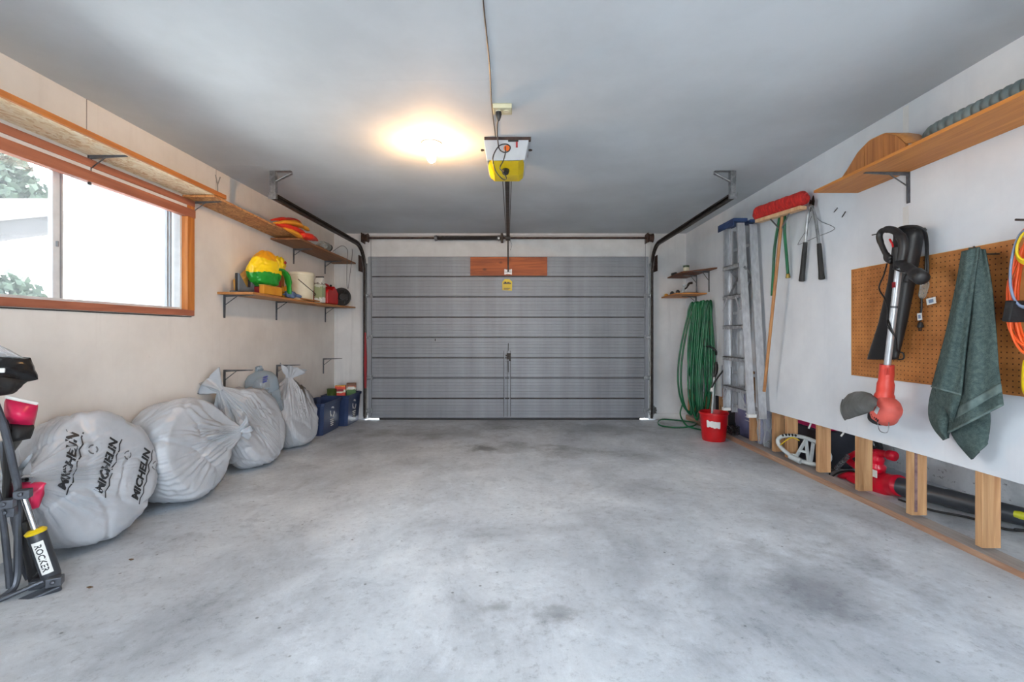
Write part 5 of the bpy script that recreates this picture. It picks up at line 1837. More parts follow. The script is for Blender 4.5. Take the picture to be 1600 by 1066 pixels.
wa, wb = P(1112, 652, 4.86), P(1116, 590, 5.02)
wc = P(1119, 566, 5.05)
mb = MB()
mb.tube([b0 + Vector((-0.02, 0, 0.03)), wa, wb], 0.010, 10)
mb.build('lance', M['silver_pl'], sw, smooth=True)
mb = MB()
mb.tube(spline([wb, wb.lerp(wc, 0.5) + Vector((0.01, 0, 0)), wc], 5), [0.013] * 3 + [0.020] * 6 + [0.014] * 2, 12)
mb.build('grip', M['black'], sw, smooth=True)
mb = MB()
mb.tube([P(1111, 612, 4.97), P(1115, 601, 5.0)], 0.015, 12)
plab(mb.build('coupling', M['white_pl'], sw, smooth=True), 'white coupling')
mb = MB()
mb.tube(spline([P(1137, 570, 4.9), P(1127, 583, 4.93), P(1118, 595, 4.96), P(1112, 606, 4.98)], 5), 0.008, 8)
mb.build('trigger_arm', M['black'], sw, smooth=True)

# stepladder hung on the wall
ld = thing('stepladder', 'folded aluminium stepladder with a blue top hung on the right wall', 'ladder', (2.1, 4.4, 0.4))
FLt, FLb = Vector((2.06, 4.60, 2.16)), Vector((2.06, 4.60, 0.40))
FRt, FRb = Vector((2.06, 4.30, 2.15)), Vector((2.06, 4.105, 0.42))
RLt, RLb = Vector((2.155, 4.62, 2.14)), Vector((2.15, 4.635, 0.35))
RRt, RRb = Vector((2.155, 4.265, 2.13)), Vector((2.155, 4.09, 0.38))


def crail(a, b, depth, w, inward, name='rail'):
    """channel section rail: depth along x, flanges w along y"""
    h = depth / 2
    s = inward
    pr = [(-h, 0), (h, 0), (h, s * w), (h - 0.003, s * w), (h - 0.003, s * 0.003), (-h + 0.003, s * 0.003), (-h + 0.003, s * w), (-h, s * w)]
    mb = MB()
    vs = []
    for p in (a, b):
        vs += [p + Vector((u, v, 0)) for u, v in pr]
    n = len(pr)
    fs = [(j, (j + 1) % n, (j + 1) % n + n, j + n) for j in range(n)] + [tuple(range(n)), tuple(range(n, 2 * n))]
    mb.add(vs, fs)
    return mb.build(name, M['alu'], ld, fix=True)


crail(FLb, FLt, 0.066, 0.026, -1)
crail(FRb, FRt, 0.066, 0.026, 1)
crail(RLb, RLt, 0.055, 0.022, -1, 'rear_rail')
crail(RRb, RRt, 0.066, 0.022, 1, 'rear_rail')


def at_z(t, b, z):
    return b.lerp(t, (z - b.z) / (t.z - b.z))


STZ = (1.775, 1.490, 1.205, 0.905, 0.625)
for i, z in enumerate(STZ):
    l, r = at_z(FLt, FLb, z), at_z(FRt, FRb, z)
    mb = MB()
    mb.box(2.022, 2.098, r.y + 0.003, l.y - 0.003, z - 0.003, z + 0.003)
    mb.box(2.022, 2.026, r.y + 0.003, l.y - 0.003, z - 0.034, z + 0.003)
    mb.box(2.094, 2.098, r.y + 0.003, l.y - 0.003, z - 0.028, z + 0.003)
    for q in range(3):
        x = 2.036 + 0.022 * q
        mb.box(x, x + 0.006, r.y + 0.01, l.y - 0.01, z + 0.003, z + 0.005)
    mb.build('step', M['alu_dull'], ld)
    if i in (1, 4):
        for e, o_ in ((l, -1), (r, 1)):
            mb = MB()
            mb.bar((2.022, e.y + o_ * 0.012, z - 0.14), (2.022, e.y + o_ * 0.10, z - 0.025), 0.006, 0.018, (1, 0, 0))
            mb.build('step_brace', M['alu'], ld)
for z in (1.95, 1.62, 1.33, 0.75, 0.42):
    l, r = at_z(RLt, RLb, z), at_z(RRt, RRb, z)
    mb = MB()
    mb.box(2.140, 2.146, r.y + 0.003, l.y - 0.003, z - 0.014, z + 0.014)
    mb.build('rear_brace', M['alu'], ld)
l, r = at_z(RLt, RLb, 1.9), at_z(RRt, RRb, 1.9)
mb = box(2.135, 2.138, 4.40, 4.52, 0.42, 2.10)
mb.build('rear_panel', M['alu'], ld)
for e in (4.575, 4.30):
    mb = MB()
    mb.bar((2.07, e, 1.48), (2.15, e - 0.02, 1.66), 0.004, 0.02, (0, 1, 0))
    mb.bar((2.15, e - 0.02, 1.66), (2.06, e - 0.06, 1.74), 0.004, 0.02, (0, 1, 0))
    mb.build('spreader', M['steel'], ld)
for e in (FLb, FRb):
    mb = MB()
    mb.obox(e + Vector((0, 0, -0.012)), 0.074, 0.04, 0.03, Matrix.Identity(3))
    plab(mb.build('rubber_foot', M['white_pl'], ld, bevel=0.004), 'pale plastic foot')
mb = MB()
mb.box(1.985, 2.115, 4.285, 4.625, 2.160, 2.192)
mb.box(1.985, 1.992, 4.285, 4.625, 2.125, 2.16)
plab(mb.build('top_cap', M['blue_cap'], ld, bevel=0.010), 'blue moulded top cap')
mb = MB()
mb.box(2.120, 2.19, 4.25, 4.40, 2.145, 2.172)
plab(mb.build('rear_cap', M['blue_cap'], ld, bevel=0.008), 'blue rear cap')

# push broom hung head up
br = thing('push_broom', 'push broom hung upside down with red fibre head and long wooden handle', 'broom', (2.12, 3.8, 0.65))
hl, hr = Vector((2.055, 4.09, 2.095)), Vector((2.145, 3.50, 2.068))
hl = PX(1184, 346, 2.055)
hr = PX(1256, 324, 2.145)
mb = MB()
mb.bar(hl, hr, 0.060, 0.030, (1, 0.1, 0))
mb.build('head_block', M['pine_pale'], br, bevel=0.006)
mb = MB()


def brist(u, v):
    p = hl.lerp(hr, -0.06 + 1.10 * u)
    ph = 2 * PI * v
    end = min(1.0, math.sin(PI * min(1, max(0, u))) * 4 + 0.25)
    ln = 0.105 * (0.55 + 0.45 * end)
    c, s = math.cos(ph), math.sin(ph)
    up = 0.018 + ln * (0.5 + 0.5 * s)
    wd = (0.030 + 0.024 * (0.5 + 0.5 * s)) * (0.5 + 0.5 * end)
    j = 0.0045 * noise.noise(Vector((u * 34, v * 9, 0)))
    return (p.x + c * wd + j, p.y + j - 0.01 * (0.5 + 0.5 * s), p.z + up + j * (1 + s))


mb.grid(brist, 60, 20, cv=True)
n = 20
mb.f += [tuple(range(n)), tuple(range(59 * n, 60 * n))]
mb.m += [0, 0]
mb.build('bristles', M['bristle'], br, smooth='all', fix=True)
ht, hb = PX(1222, 338, 2.10), PX(1194, 612, 2.105)
mb = MB()
mb.tube([ht, ht.lerp(hb, 0.5), hb], [0.0125, 0.0125, 0.0125], 14)
mb.build('handle', M['handle_wood'], br, smooth=True)
for e in (0.30, 0.72):
    mb = MB()
    mb.tube([hl.lerp(hr, e) + Vector((0, 0, -0.012)), ht.lerp(hb, 0.075)], 0.006, 8)
    mb.build('brace', M['bracket'], br, smooth=True)
sh = thing('short_hose', 'short green hose offcut draped over the broom head with a brass end', 'hose', (2.17, 3.75, 2.0))
mb = MB()
mb.tube(spline([PX(1206, 462, 2.20), PX(1208, 430, 2.19), PX(1210, 390, 2.185), PX(1216, 352, 2.18), PX(1221, 332, 2.175), PX(1226, 338, 2.175), PX(1226, 365, 2.18), PX(1229, 400, 2.185), PX(1231, 428, 2.19)], 6), 0.0115, 10)
mb.build('tube', M['green_hose'], sh, smooth='all')
p = PX(1231, 428, 2.19)
mb = MB()
mb.lathe([(0.013, 0), (0.015, 0.004), (0.015, 0.02), (0.018, 0.022), (0.018, 0.034), (0.0, 0.036)], p, (0.02, -0.03, -1), 14)
plab(mb.build('coupling', M['brass'], sh, smooth=True), 'brass hose coupling')

# loppers on a nail, a wire hanger behind them
lp = thing('loppers', 'long-handled loppers with black grips hung on the right wall', 'loppers', (2.19, 3.47, 1.5))
pv = PX(1268, 322, 2.185)
for (mx, my, gx, gy, bx) in ((1258, 382, 1252.5, 439, -1), (1281, 384, 1284, 436, 1)):
    a, b, c = pv, PX(mx + (0 if bx < 0 else -1), my, 2.19), PX(gx, gy, 2.195)
    q = PX(1262 if bx < 0 else 1274, 340, 2.187)
    mb = MB()
    mb.tube(spline([pv + Vector((0, -bx * 0.006, 0.0)), q, b], 5), [0.009] * 5 + [0.0105] * 6, 10)
    mb.build('handle_tube', M['steel'], lp, smooth=True)
    mb = MB()
    mb.tube([b + (b - c) * 0.06, b.lerp(c, 0.2), b.lerp(c, 0.8), c, c + (c - b) * 0.02], [0.0145, 0.017, 0.018, 0.021, 0.014], 14)
    mb.build('grip', M['rubber'], lp, smooth=True)
for sg, hh in ((-1, 0.05), (1, 0.075)):
    mb = MB()
    mb.prism([(0, -0.02), (sg * 0.018, 0.0), (sg * 0.024, 0.03), (sg * 0.012, hh), (sg * -0.002, hh * 0.7), (sg * -0.006, 0.01)], pv + Vector((0.003 * sg, 0, 0)), (0, -1, 0), (0, 0, 1), (0.006, 0, 0))
    mb.build('blade', M['dark_steel'], lp, fix=True)
mb = MB()
mb.lathe([(0.013, 0), (0.011, 0.008), (0, 0.01)], pv + Vector((-0.006, 0, 0.004)), (-1, 0, 0), 12)
mb.lathe([(0.009, 0), (0.008, 0.008), (0, 0.01)], pv + Vector((-0.008, 0, -0.035)), (-1, 0, 0), 12)
mb.build('pivot_bolt', M['steel'], lp)
mb = MB()
mb.tube(spline([PX(x, y, 2.219) for x, y in ((1270, 330), (1281, 345), (1301, 354), (1301, 360), (1272, 372), (1249, 382), (1248, 379), (1258, 362), (1268, 338))], 4), 0.0016, 5)
tag(mb.build('wire_hanger', M['bracket'], smooth='all'), 'thin bent wire hanger on the wall behind the loppers', 'hanger')

# upper right shelf
rs = thing('plank_shelf', 'honey plywood shelf high on the right wall with a duct and wooden arch', 'shelf', (2.08, 2.0, 2.05))
box(1.935, XR - 0.002, 0.3, 3.05, 2.049, 2.066).build('board', M['oak'], rs, bevel=0.002)
bracket(rs, XR - 0.001, 2.655, 2.049, 0.25, 0.175, -1)
bracket(rs, XR - 0.001, 1.30, 2.049, 0.25, 0.175, -1)
wa_ = thing('wooden_arch', 'arched wooden slatted crate end standing on the high right shelf', 'crate', (2.05, 2.65, 2.066))
ya, yb_ = 2.40, 2.90
nsl = 7


def arch(y):
    t = (y - ya) / (yb_ - ya)
    pts = [(0, 0.04), (0.12, 0.11), (0.28, 0.152), (0.5, 0.158), (0.68, 0.125), (0.85, 0.055), (1, 0.004)]
    for (a, b), (c, d) in zip(pts, pts[1:]):
        if a <= t <= c:
            return b + (d - b) * (t - a) / (c - a)
    return 0.004


for k in range(nsl):
    a, b = ya + (yb_ - ya) * k / nsl + 0.0012, ya + (yb_ - ya) * (k + 1) / nsl - 0.0012
    poly = [(a, 2.0665), (b, 2.0665)] + [(b + (a - b) * i / 5, 2.0665 + arch(b + (a - b) * i / 5)) for i in range(6)]
    mb = MB()
    mb.prism(poly, (1.995 + 0.001 * (k % 2), 0, 0), (0, 1, 0), (0, 0, 1), (0.016, 0, 0))
    mb.build('slat', M['oak_z'], wa_, fix=True)
mb = MB()
mb.grid(lambda u, v: (1.999 + 0.12 * v, ya + 0.004 + (yb_ - ya - 0.01) * u, 2.0665 + arch(ya + 0.004 + (yb_ - ya - 0.01) * u) + 0.001), 24, 2)
o = mb.build('curved_top', M['ply'], wa_, smooth='all')
so = o.modifiers.new('thickness', 'SOLIDIFY')
so.thickness = 0.006
dc = thing('flexible_duct', 'grey ribbed flexible duct lying along the high right shelf', 'duct', (2.08, 1.8, 2.067))
cl = spline([(2.150, 2.335, 2.113), (2.10, 2.345, 2.113), (2.055, 2.30, 2.113), (2.035, 2.22, 2.113), (2.035, 2.0, 2.113), (2.04, 1.6, 2.113), (2.04, 1.0, 2.113)], 60)
# even steps along the duct, ten to each rounded rib
cum = [0.0]
for a, b in zip(cl, cl[1:]):
    cum.append(cum[-1] + (b - a).length)
step, out, q = 0.0040, [], 0
for k in range(int(cum[-1] / step)):
    d_ = k * step
    while cum[q + 1] < d_:
        q += 1
    out.append(cl[q].lerp(cl[q + 1], (d_ - cum[q]) / max(1e-9, cum[q + 1] - cum[q])))
mb = MB()
mb.tube(out, [0.0345 + 0.0115 * abs(math.sin(PI * i / 10)) ** 0.6 for i in range(len(out))], 22)
mb.build('ribbed_hose', M['duct'], dc, smooth='all')

# pegboard
pgb = thing('pegboard', 'brown pegboard sheet fixed to the right wall', 'pegboard', (XR - 0.008, 2.48, 0.858))
box(XR - 0.012, XR - 0.0055, 1.873, 3.093, 0.858, 1.553).build('sheet', M['pegboard'], pgb)
for y in (1.93, 2.5, 3.0):
    box(XR - 0.0055, XR - 0.0005, y - 0.02, y + 0.02, 0.87, 1.54).build('batten', M['pine'], pgb)
mb = MB()
mb.box(XR - 0.0125, XR - 0.005, 3.0925, 3.0945, 0.857, 1.554)
mb.box(XR - 0.0125, XR - 0.005, 1.873, 3.0945, 1.553, 1.555)
plab(mb.build('raw_edge', M['tan'], pgb), 'paler raw edge')
XP = XR - 0.012

# grass trimmer
gt_ = thing('grass_trimmer', 'red electric grass trimmer hung by its black handle on the pegboard', 'trimmer', (2.06, 2.6, 0.7))
XT = 2.055
s0, s1 = PX(1405, 412, XT), PX(1386, 574, XT)
mb = MB()
mb.tube([s0, s1], 0.0165, 18)
mb.build('shaft', M['alu'], gt_, smooth=True)
mb = MB()
mb.tube([s0.lerp(s1, 0.40), s0.lerp(s1, 0.42)], 0.0178, 18)
mb.build('shaft_joint', M['bracket'], gt_, smooth=True)
q = s0.lerp(s1, 0.20)
mb = MB()
mb.obox(q + Vector((-0.016, 0, 0)), 0.004, 0.02, 0.03, Matrix.Identity(3))
plab(mb.build('red_badge', M['maroon'], gt_), 'small red badge')
# rear handle: closed D grip
loop = [(1408, 410), (1412, 386), (1409, 372), (1400, 362), (1388, 358.5), (1377, 362), (1374, 371), (1378, 384), (1385, 398), (1393, 404)]
mb = MB()
pts = spline([PX(x, y, XT) for x, y in loop], 5)
mb.tube(pts, [0.024] * 12 + [0.020] * 10 + [0.016] * 12 + [0.014] * 20, 12)
mb.v = [(XT + (x - XT) * 1.0, y, z) for x, y, z in mb.v]
mb.build('rear_handle', M['black'], gt_, smooth='all')
mb = MB()
mb.tube(spline([PX(1404, 386, XT), PX(1405, 402, XT), PX(1403, 420, XT)], 4), [0.028, 0.030, 0.030, 0.028, 0.028, 0.026, 0.024, 0.022, 0.020], 14)
mb.build('handle_socket', M['black'], gt_, smooth='all')
mb = MB()
mb.tube([PX(1374, 365, XT), PX(1362, 367.5, XT - 0.03)], 0.003, 6)
mb.build('cord_hook', M['black'], gt_)
mb = MB()
mb.tube(spline([PX(1390, 374, XT), PX(1394, 381, XT), PX(1396, 389, XT)], 4), 0.005, 8)
plab(mb.build('trigger', M['red'], gt_, smooth='all'), 'red trigger')
mb = MB()
mb.tube(spline([PX(1385, 396, XT), PX(1386, 405, XT), PX(1393, 409, XT)], 4), 0.015, 10)
mb.build('cord_outlet', M['black'], gt_, smooth='all')
# auxiliary handle
mb = MB()
mb.tube(spline([PX(1403, 408, XT), PX(1416, 418, XT - 0.02), PX(1432, 429, XT - 0.05), PX(1442, 436, XT - 0.07)], 5), [0.022] * 5 + [0.028] * 5 + [0.036] * 4 + [0.034, 0.02], 14)
mb.build('front_grip', M['black'], gt_, smooth='all')
mb = MB()
mb.tube(spline([PX(1396, 420, XT - 0.02), PX(1410, 425, XT - 0.05), PX(1418, 424, XT - 0.06), PX(1413, 433, XT - 0.06), PX(1411, 439, XT - 0.06), PX(1417, 441, XT - 0.06)], 5), 0.004, 8)
mb.build('cord_loop', M['cord_black'], gt_, smooth='all')
# motor housing
mb = MB()
hp = [PX(1386, 570, XT), PX(1385, 586, XT), PX(1383, 610, XT), PX(1380.5, 630, XT), PX(1380, 640, XT)]
mb.tube(spline(hp, 5), [0.034] * 4 + [0.0355] * 4 + [0.041] * 4 + [0.048] * 5 + [0.052] * 4, 24)
plab(mb.build('motor_sleeve', M['salmon'], gt_, smooth=True), 'bright red upper sleeve')
for k in range(4):
    mb = MB()
    p = PX(1380 + 3.3 * k, 576, XT - 0.026)
    mb.bar(p, p + Vector((0, 0.004, -0.035)), 0.004, 0.004)
    mb.build('sleeve_rib', M['salmon'], gt_)
mh = PX(1383, 641, XT - 0.005)
mb = MB()
mb.blob(mh, (0.062, 0.080, 0.082), 0.03, 2, 41, 0.85, 36, 24, Matrix.Rotation(R(28), 3, 'X').to_euler())
mb.build('motor_housing', M['salmon_faded'], gt_, smooth='all')
mb = MB()
b1_ = PX(1372, 645, XT - 0.03)
mb.lathe([(0.0, -0.02), (0.045, -0.02), (0.05, 0.0), (0.046, 0.02), (0.03, 0.03), (0, 0.03)], PX(1372, 652, XT), (0.1, 0.55, -0.83), 28)
plab(mb.build('line_spool', M['black'], gt_, smooth=True), 'black cutting line spool')
for k in range(5):
    mb = MB()
    p = PX(1361.5 + 2.3 * k, 648.5 + 2.6 * k, XT - 0.06)
    mb.bar(p, p + Vector((0, -0.006, 0.012)), 0.006, 0.004)
    mb.build('vent_slot', M['black'], gt_)
mb = MB()
p = PX(1370, 641, XT - 0.068)
mb.obox(p, 0.003, 0.024, 0.042, Matrix.Rotation(R(28), 3, 'X'))
plab(mb.build('rating_plate', M['silver_pl'], gt_, bevel=0.002), 'small silver rating plate')
# guard: a curved dusty shield
mb = MB()


def guard_fn(u, v):
    # outline in photo order: from the housing out to the rim
    top = [(1372, 624), (1360, 614.5), (1348, 611.5), (1336, 612), (1325, 616), (1317, 625)]
    botm = [(1364, 643), (1355, 646), (1346, 649), (1337, 651.5), (1328, 655), (1320.5, 656)]
    i = min(4, int(u * 5))
    f = u * 5 - i
    t = Vector((top[i][0] + (top[i + 1][0] - top[i][0]) * f, top[i][1] + (top[i + 1][1] - top[i][1]) * f))
    b = Vector((botm[i][0] + (botm[i + 1][0] - botm[i][0]) * f, botm[i][1] + (botm[i + 1][1] - botm[i][1]) * f))
    p = t.lerp(b, v)
    p.x -= 4.5 * u * math.sin(PI * min(1, max(0, v)))
    return PX(p.x, p.y, XT - 0.085 + 0.10 * u * u - 0.03 * math.sin(PI * v) + 0.05 * (1 - math.sin(PI * v)) * 0.6)


mb.grid(guard_fn, 22, 14)
o = mb.build('guard', M['guard'], gt_, smooth='all')
so = o.modifiers.new('thickness', 'SOLIDIFY')
so.thickness = 0.006
mb = MB()
rim = [guard_fn(1.0, v / 10) for v in range(11)]
mb.tube(rim, 0.006, 8)
plab(mb.build('guard_rim', M['guard'], gt_, smooth='all'), 'thickened rim of the guard')
mb = MB()
mb.tube(spline([PX(1371, 657, XT - 0.05), PX(1373, 670, XT - 0.055), PX(1378, 675.5, XT - 0.055), PX(1387, 675, XT - 0.055), PX(1389, 660, XT - 0.04)], 4), 0.0022, 6)
mb.build('wire_guard', M['steel'], gt_, smooth='all')
mb = MB()
mb.tube(spline([PX(1386, 412, XT + 0.02), PX(1381, 430, XT + 0.03), PX(1373.5, 450, XT + 0.03), PX(1383, 468, XT + 0.02), PX(1387, 485, XT + 0.0), PX(1386, 502, XT - 0.01), PX(1389, 513, XT - 0.02), PX(1397, 523, XT - 0.0)], 6), 0.0042, 8)
mb.tube(spline([PX(1388, 500, XT - 0.015), PX(1392, 512, XT - 0.022), PX(1400, 530, XT + 0.0), PX(1402, 548, XT + 0.06), PX(1411, 552, XT + 0.09), PX(1412, 560, XT + 0.09), PX(1405, 562, XT + 0.09), PX(1399, 560, XT + 0.06)], 6), 0.0042, 8)
mb.build('power_cord', M['cord_black'], gt_, smooth='all')

# blower nozzle hanging behind the trimmer
nzl = thing('blower_nozzle', 'long black tapered blower nozzle hung behind the trimmer', 'nozzle', (2.15, 2.6, 0.97))
rows = [((1402, 358), (1441, 358), 0.050), ((1403, 372), (1436, 372), 0.048), ((1394, 440), (1424, 440), 0.044), ((1378, 505), (1412, 505), 0.040), ((1358, 558), (1402, 558), 0.022), ((1357, 562), (1402, 562), 0.020)]
mb = MB()
XN = 2.150
vs = []
nn = 22
for (l_, r_, dx) in rows:
    a, b = PX(*l_, XN), PX(*r_, XN)
    c = (a + b) / 2
    h = (a - b) / 2
    for j in range(nn):
        an = 2 * PI * j / nn
        vs.append(c + h * math.copysign(abs(math.cos(an)) ** 0.8, math.cos(an)) + Vector((dx * math.copysign(abs(math.sin(an)) ** 0.8, math.sin(an)), 0, 0)))
fs = [(i * nn + j, i * nn + (j + 1) % nn, (i + 1) * nn + (j + 1) % nn, (i + 1) * nn + j) for i in range(len(rows) - 1) for j in range(nn)]
mb.add(vs, fs)
o = mb.build('tube', M['black'], nzl, smooth='all', fix=True)
so = o.modifiers.new('thickness', 'SOLIDIFY')
so.thickness = 0.004
mb = MB()
a, b = PX(1402, 357, XN), PX(1441, 357, XN)
c, h = (a + b) / 2, (a - b) / 2
mb.tube([c + h * math.cos(2 * PI * j / 24) + Vector((0.05 * math.sin(2 * PI * j / 24), 0, 0)) for j in range(24)], 0.0045, 8, closed=True)
mb.build('collar', M['black'], nzl, smooth='all')

# black cord with lit plug end looped over the nozzle
bc = thing('black_lead', 'black cord with a clear plug and white tags looped over the nozzle', 'cord', (2.16, 2.45, 1.1))
for k, (dx, dx2) in enumerate(((0, 0), (2.5, 4))):
    mb = MB()
    mb.tube(spline([PX(1400, 366, 2.10), PX(1404, 357, 2.10), PX(1416, 354.5 - k, 2.09), PX(1432 + dx, 355 - k, 2.10), PX(1443 + dx, 362, 2.13), PX(1446.5 + dx, 378, 2.17), PX(1447 + dx, 400, 2.19), PX(1446 + dx2, 425, 2.195), PX(1445 + dx2, 440, 2.195)], 6), 0.0055, 8)
    mb.build('cable', M['cord_black'], bc, smooth='all')
mb = MB()
mb.tube([PX(1446, 440, 2.19), PX(1445, 445, 2.19), PX(1441, 462, 2.19), PX(1440, 466, 2.19)], [0.016, 0.020, 0.018, 0.010], 12)
plab(mb.build('clear_socket', M['glass_jar'], bc, smooth=True), 'clear plastic socket end')
mb = MB()
mb.tube(spline([PX(1440, 465, 2.195), PX(1440, 480, 2.195), PX(1439, 490, 2.195), PX(1438, 502, 2.195)], 4), 0.005, 8)
mb.build('cable', M['cord_black'], bc, smooth='all')
for (x, y, wd, h, rt) in ((1455, 470.5, 0.055, 0.034, -0.15), (1437, 495, 0.030, 0.038, -0.1)):
    mb = MB()
    p = PX(x, y, 2.185)
    mb.obox(p, 0.0015, wd, h, Matrix.Rotation(rt, 3, 'X'))
    tgq = mb.build('paper_tag', M['white_pl'], bc)
    mb = MB()
    mb.obox(p + Vector((-0.0012, 0, 0)), 0.0008, wd * 0.5, h * 0.55, Matrix.Rotation(rt, 3, 'X'))
    mb.build('tag_print', M['cord_blue'], tgq)
mb = MB()
p = PX(1438, 503, 2.195)
mb.lathe([(0.007, 0), (0.012, 0.01), (0.015, 0.026), (0.014, 0.032)], p, (0, 0, -1), 12)
mb.box(p.x - 0.004, p.x + 0.002, p.y - 0.008, p.y - 0.005, p.z - 0.05, p.z - 0.03)
mb.box(p.x - 0.004, p.x + 0.002, p.y + 0.005, p.y + 0.008, p.z - 0.05, p.z - 0.03)
mb.build('plug', M['black'], bc)

# towel hanging from a hook
tw = thing('towel', 'grey-green terry towel hanging in folds over the pegboard', 'towel', (2.12, 2.15, 0.6))


def poly_at(pl_, v):
    k = len(pl_) - 1
    i = min(k - 1, int(v * k))
    f = v * k - i
    g = lambda q: Vector(pl_[max(0, min(k, q))])
    p0, p1, p2, p3 = g(i - 1), g(i), g(i + 1), g(i + 2)
    return 0.5 * ((2 * p1) + (p2 - p0) * f + (2 * p0 - 5 * p1 + 4 * p2 - p3) * f * f + (3 * p1 - p0 - 3 * p2 + p3) * f ** 3)


def drape(name, L, Rr, X0, folds, amp, seed, m='towel', nu=30, nv=44, v0=0.0, v1=1.0, lift=0.0, thick=0.009, bulge=0.03, flare=1.0):
    def fn(u, v):
        vv = v0 + (v1 - v0) * v
        p = poly_at(L, vv).lerp(poly_at(Rr, vv), u)
        x = X0 - lift - bulge * math.sin(PI * u) * (0.4 + 0.6 * vv) + amp * (0.45 + 0.55 * vv * flare) * math.sin(u * folds * PI + seed + 0.8 * vv) + 0.006 * noise.noise(Vector((u * 4, vv * 4, seed)))
        return PX(p.x, p.y, min(x, XP - 0.006))
    mb = MB()
    mb.grid(fn, nu, nv)
    o = mb.build(name, M[m], tw, smooth='all')
    so = o.modifiers.new('thickness', 'SOLIDIFY')
    so.thickness = thick
    so.offset = 0
    return o, fn


LB = [(1515, 387), (1509, 450), (1502, 530), (1492, 610), (1484, 660), (1482, 676)]
RB = [(1540, 390), (1550, 450), (1557, 520), (1561, 575), (1566, 612), (1568, 632)]
o_, fB = drape('right_drape', LB, RB, 2.135, 3.2, 0.016, 0.6, bulge=0.045)
LA = [(1504, 393), (1494, 450), (1479, 520), (1466, 570), (1457, 604)]
RA = [(1530, 386), (1522, 450), (1512, 520), (1505, 580), (1503, 617)]
o_, fA = drape('left_drape', LA, RA, 2.10, 2.4, 0.014, 2.0, bulge=0.03)
drape('inner_fold', [(1460, 598), (1453, 625), (1452, 650), (1460, 670), (1475, 688)], [(1494, 605), (1489, 640), (1486, 660), (1484, 675), (1482, 684)], 2.15, 2.0, 0.012, 1.0, bulge=0.015)
drape('lower_fold', [(1488, 650), (1486, 672), (1495, 690), (1508, 706), (1519, 718)], [(1548, 610), (1547, 640), (1547, 665), (1545, 682), (1543, 693)], 2.165, 1.6, 0.010, 2.6, bulge=0.02)
drape('middle_fold', [(1462, 606), (1464, 620), (1472, 632), (1482, 645)], [(1503, 612), (1502, 622), (1495, 640), (1488, 660)], 2.115, 1.5, 0.008, 0.5, bulge=0.02)
drape('band', LB, RB, 2.131, 3.2, 0.016, 0.6, 'towel_band', 30, 6, 0.715, 0.80, 0.004, 0.006, bulge=0.045)
for f_ in (fA, fB):
    mb = MB()
    mb.tube([f_(i / 24, 1.0) + Vector((-0.002, 0, 0)) for i in range(25)], 0.0055, 8)
    mb.build('hem', M['towel_band'], tw, smooth='all')
mb = MB()
mb.tube(spline([(XP, 2.145, 1.50), (2.15, 2.147, 1.50), (2.12, 2.148, 1.515), (2.10, 2.15, 1.535)], 5), 0.004, 8)
tag(mb.build('wall_hook', M['dark_steel'], smooth='all'), 'dark metal hook the towel hangs from', 'hook')

# coiled cords at the right edge
oc_ = thing('orange_extension_cord', 'coiled orange extension cord hung at the right end of the pegboard', 'cord', (2.13, 1.95, 1.1))
rnd = random.Random(3)
for k in range(7):
    cy, cz = 1.930 + 0.006 * rnd.uniform(-1, 1), 1.315 + 0.015 * rnd.uniform(-1, 1)
    ry, rz = [0.135, 0.115, 0.125, 0.105, 0.09, 0.12, 0.10][k], [0.275, 0.26, 0.235, 0.27, 0.25, 0.225, 0.265][k]
    pts = []
    for i in range(14):
        a = 2 * PI * i / 14
        q = 0.5 + 0.5 * math.cos(a)
        pts.append((2.175 - 0.010 * k + 0.006 * rnd.uniform(-1, 1), cy + ry * math.sin(a) * (1 - 0.45 * q) + 0.004 * rnd.uniform(-1, 1), cz + rz * math.cos(a)))
    mb = MB()
    mb.tube(spline(pts, 5, True), 0.0052, 8, closed=True)
    mb.build('loop', M['cord_orange'], oc_, smooth='all')
mb = MB()
p0, p1 = PX(1592, 470, 2.10), PX(1586, 503, 2.10)
mb.bar(p0, p1, 0.085, 0.032, (1, 0, 0))
plab(mb.build('strap', M['black_soft'], oc_, bevel=0.005), 'black fastening strap')
for (nm, lb_, m_, cy, cz, ry, rz, xx, n_) in (('yellow_lead', 'coiled yellow cord beside the orange one at the right edge', 'cord_yellow', 1.895, 1.49, 0.06, 0.075, 2.09, 4),
                                              ('grey_blue_lead', 'grey-blue cord loop hanging among the orange coils', 'cord_blue', 1.915, 1.40, 0.06, 0.16, 2.085, 2)):
    t = thing(nm, lb_, 'cord', (xx, cy, cz))
    for k in range(n_):
        mb = MB()
        mb.tube(spline([(xx - 0.008 * k, cy + (ry - 0.008 * k) * math.sin(2 * PI * i / 12) * (1 - 0.2 * math.cos(2 * PI * i / 12)), cz + (rz - 0.006 * k) * math.cos(2 * PI * i / 12)) for i in range(12)], 4, True), 0.0048, 8, closed=True)
        mb.build('loop', M[m_], t, smooth='all')
mb = MB()
mb.tube(spline([(2.15, 1.965, 1.02), (2.15, 1.97, 0.98), (2.15, 1.972, 0.92), (2.15, 1.965, 0.885), (2.15, 1.945, 0.88)], 5), [0.016] * 21, 10)
tag(mb.build('yellow_grip', M['yellow'], smooth='all'), 'yellow plastic handle hanging below the orange coil', 'handle')
mb = MB()
mb.tube([(XP, 1.93, 1.60), (2.06, 1.93, 1.605)], 0.005, 8)
tag(mb.build('peg_hook', M['dark_steel']), 'dark peg carrying the orange cord', 'hook')

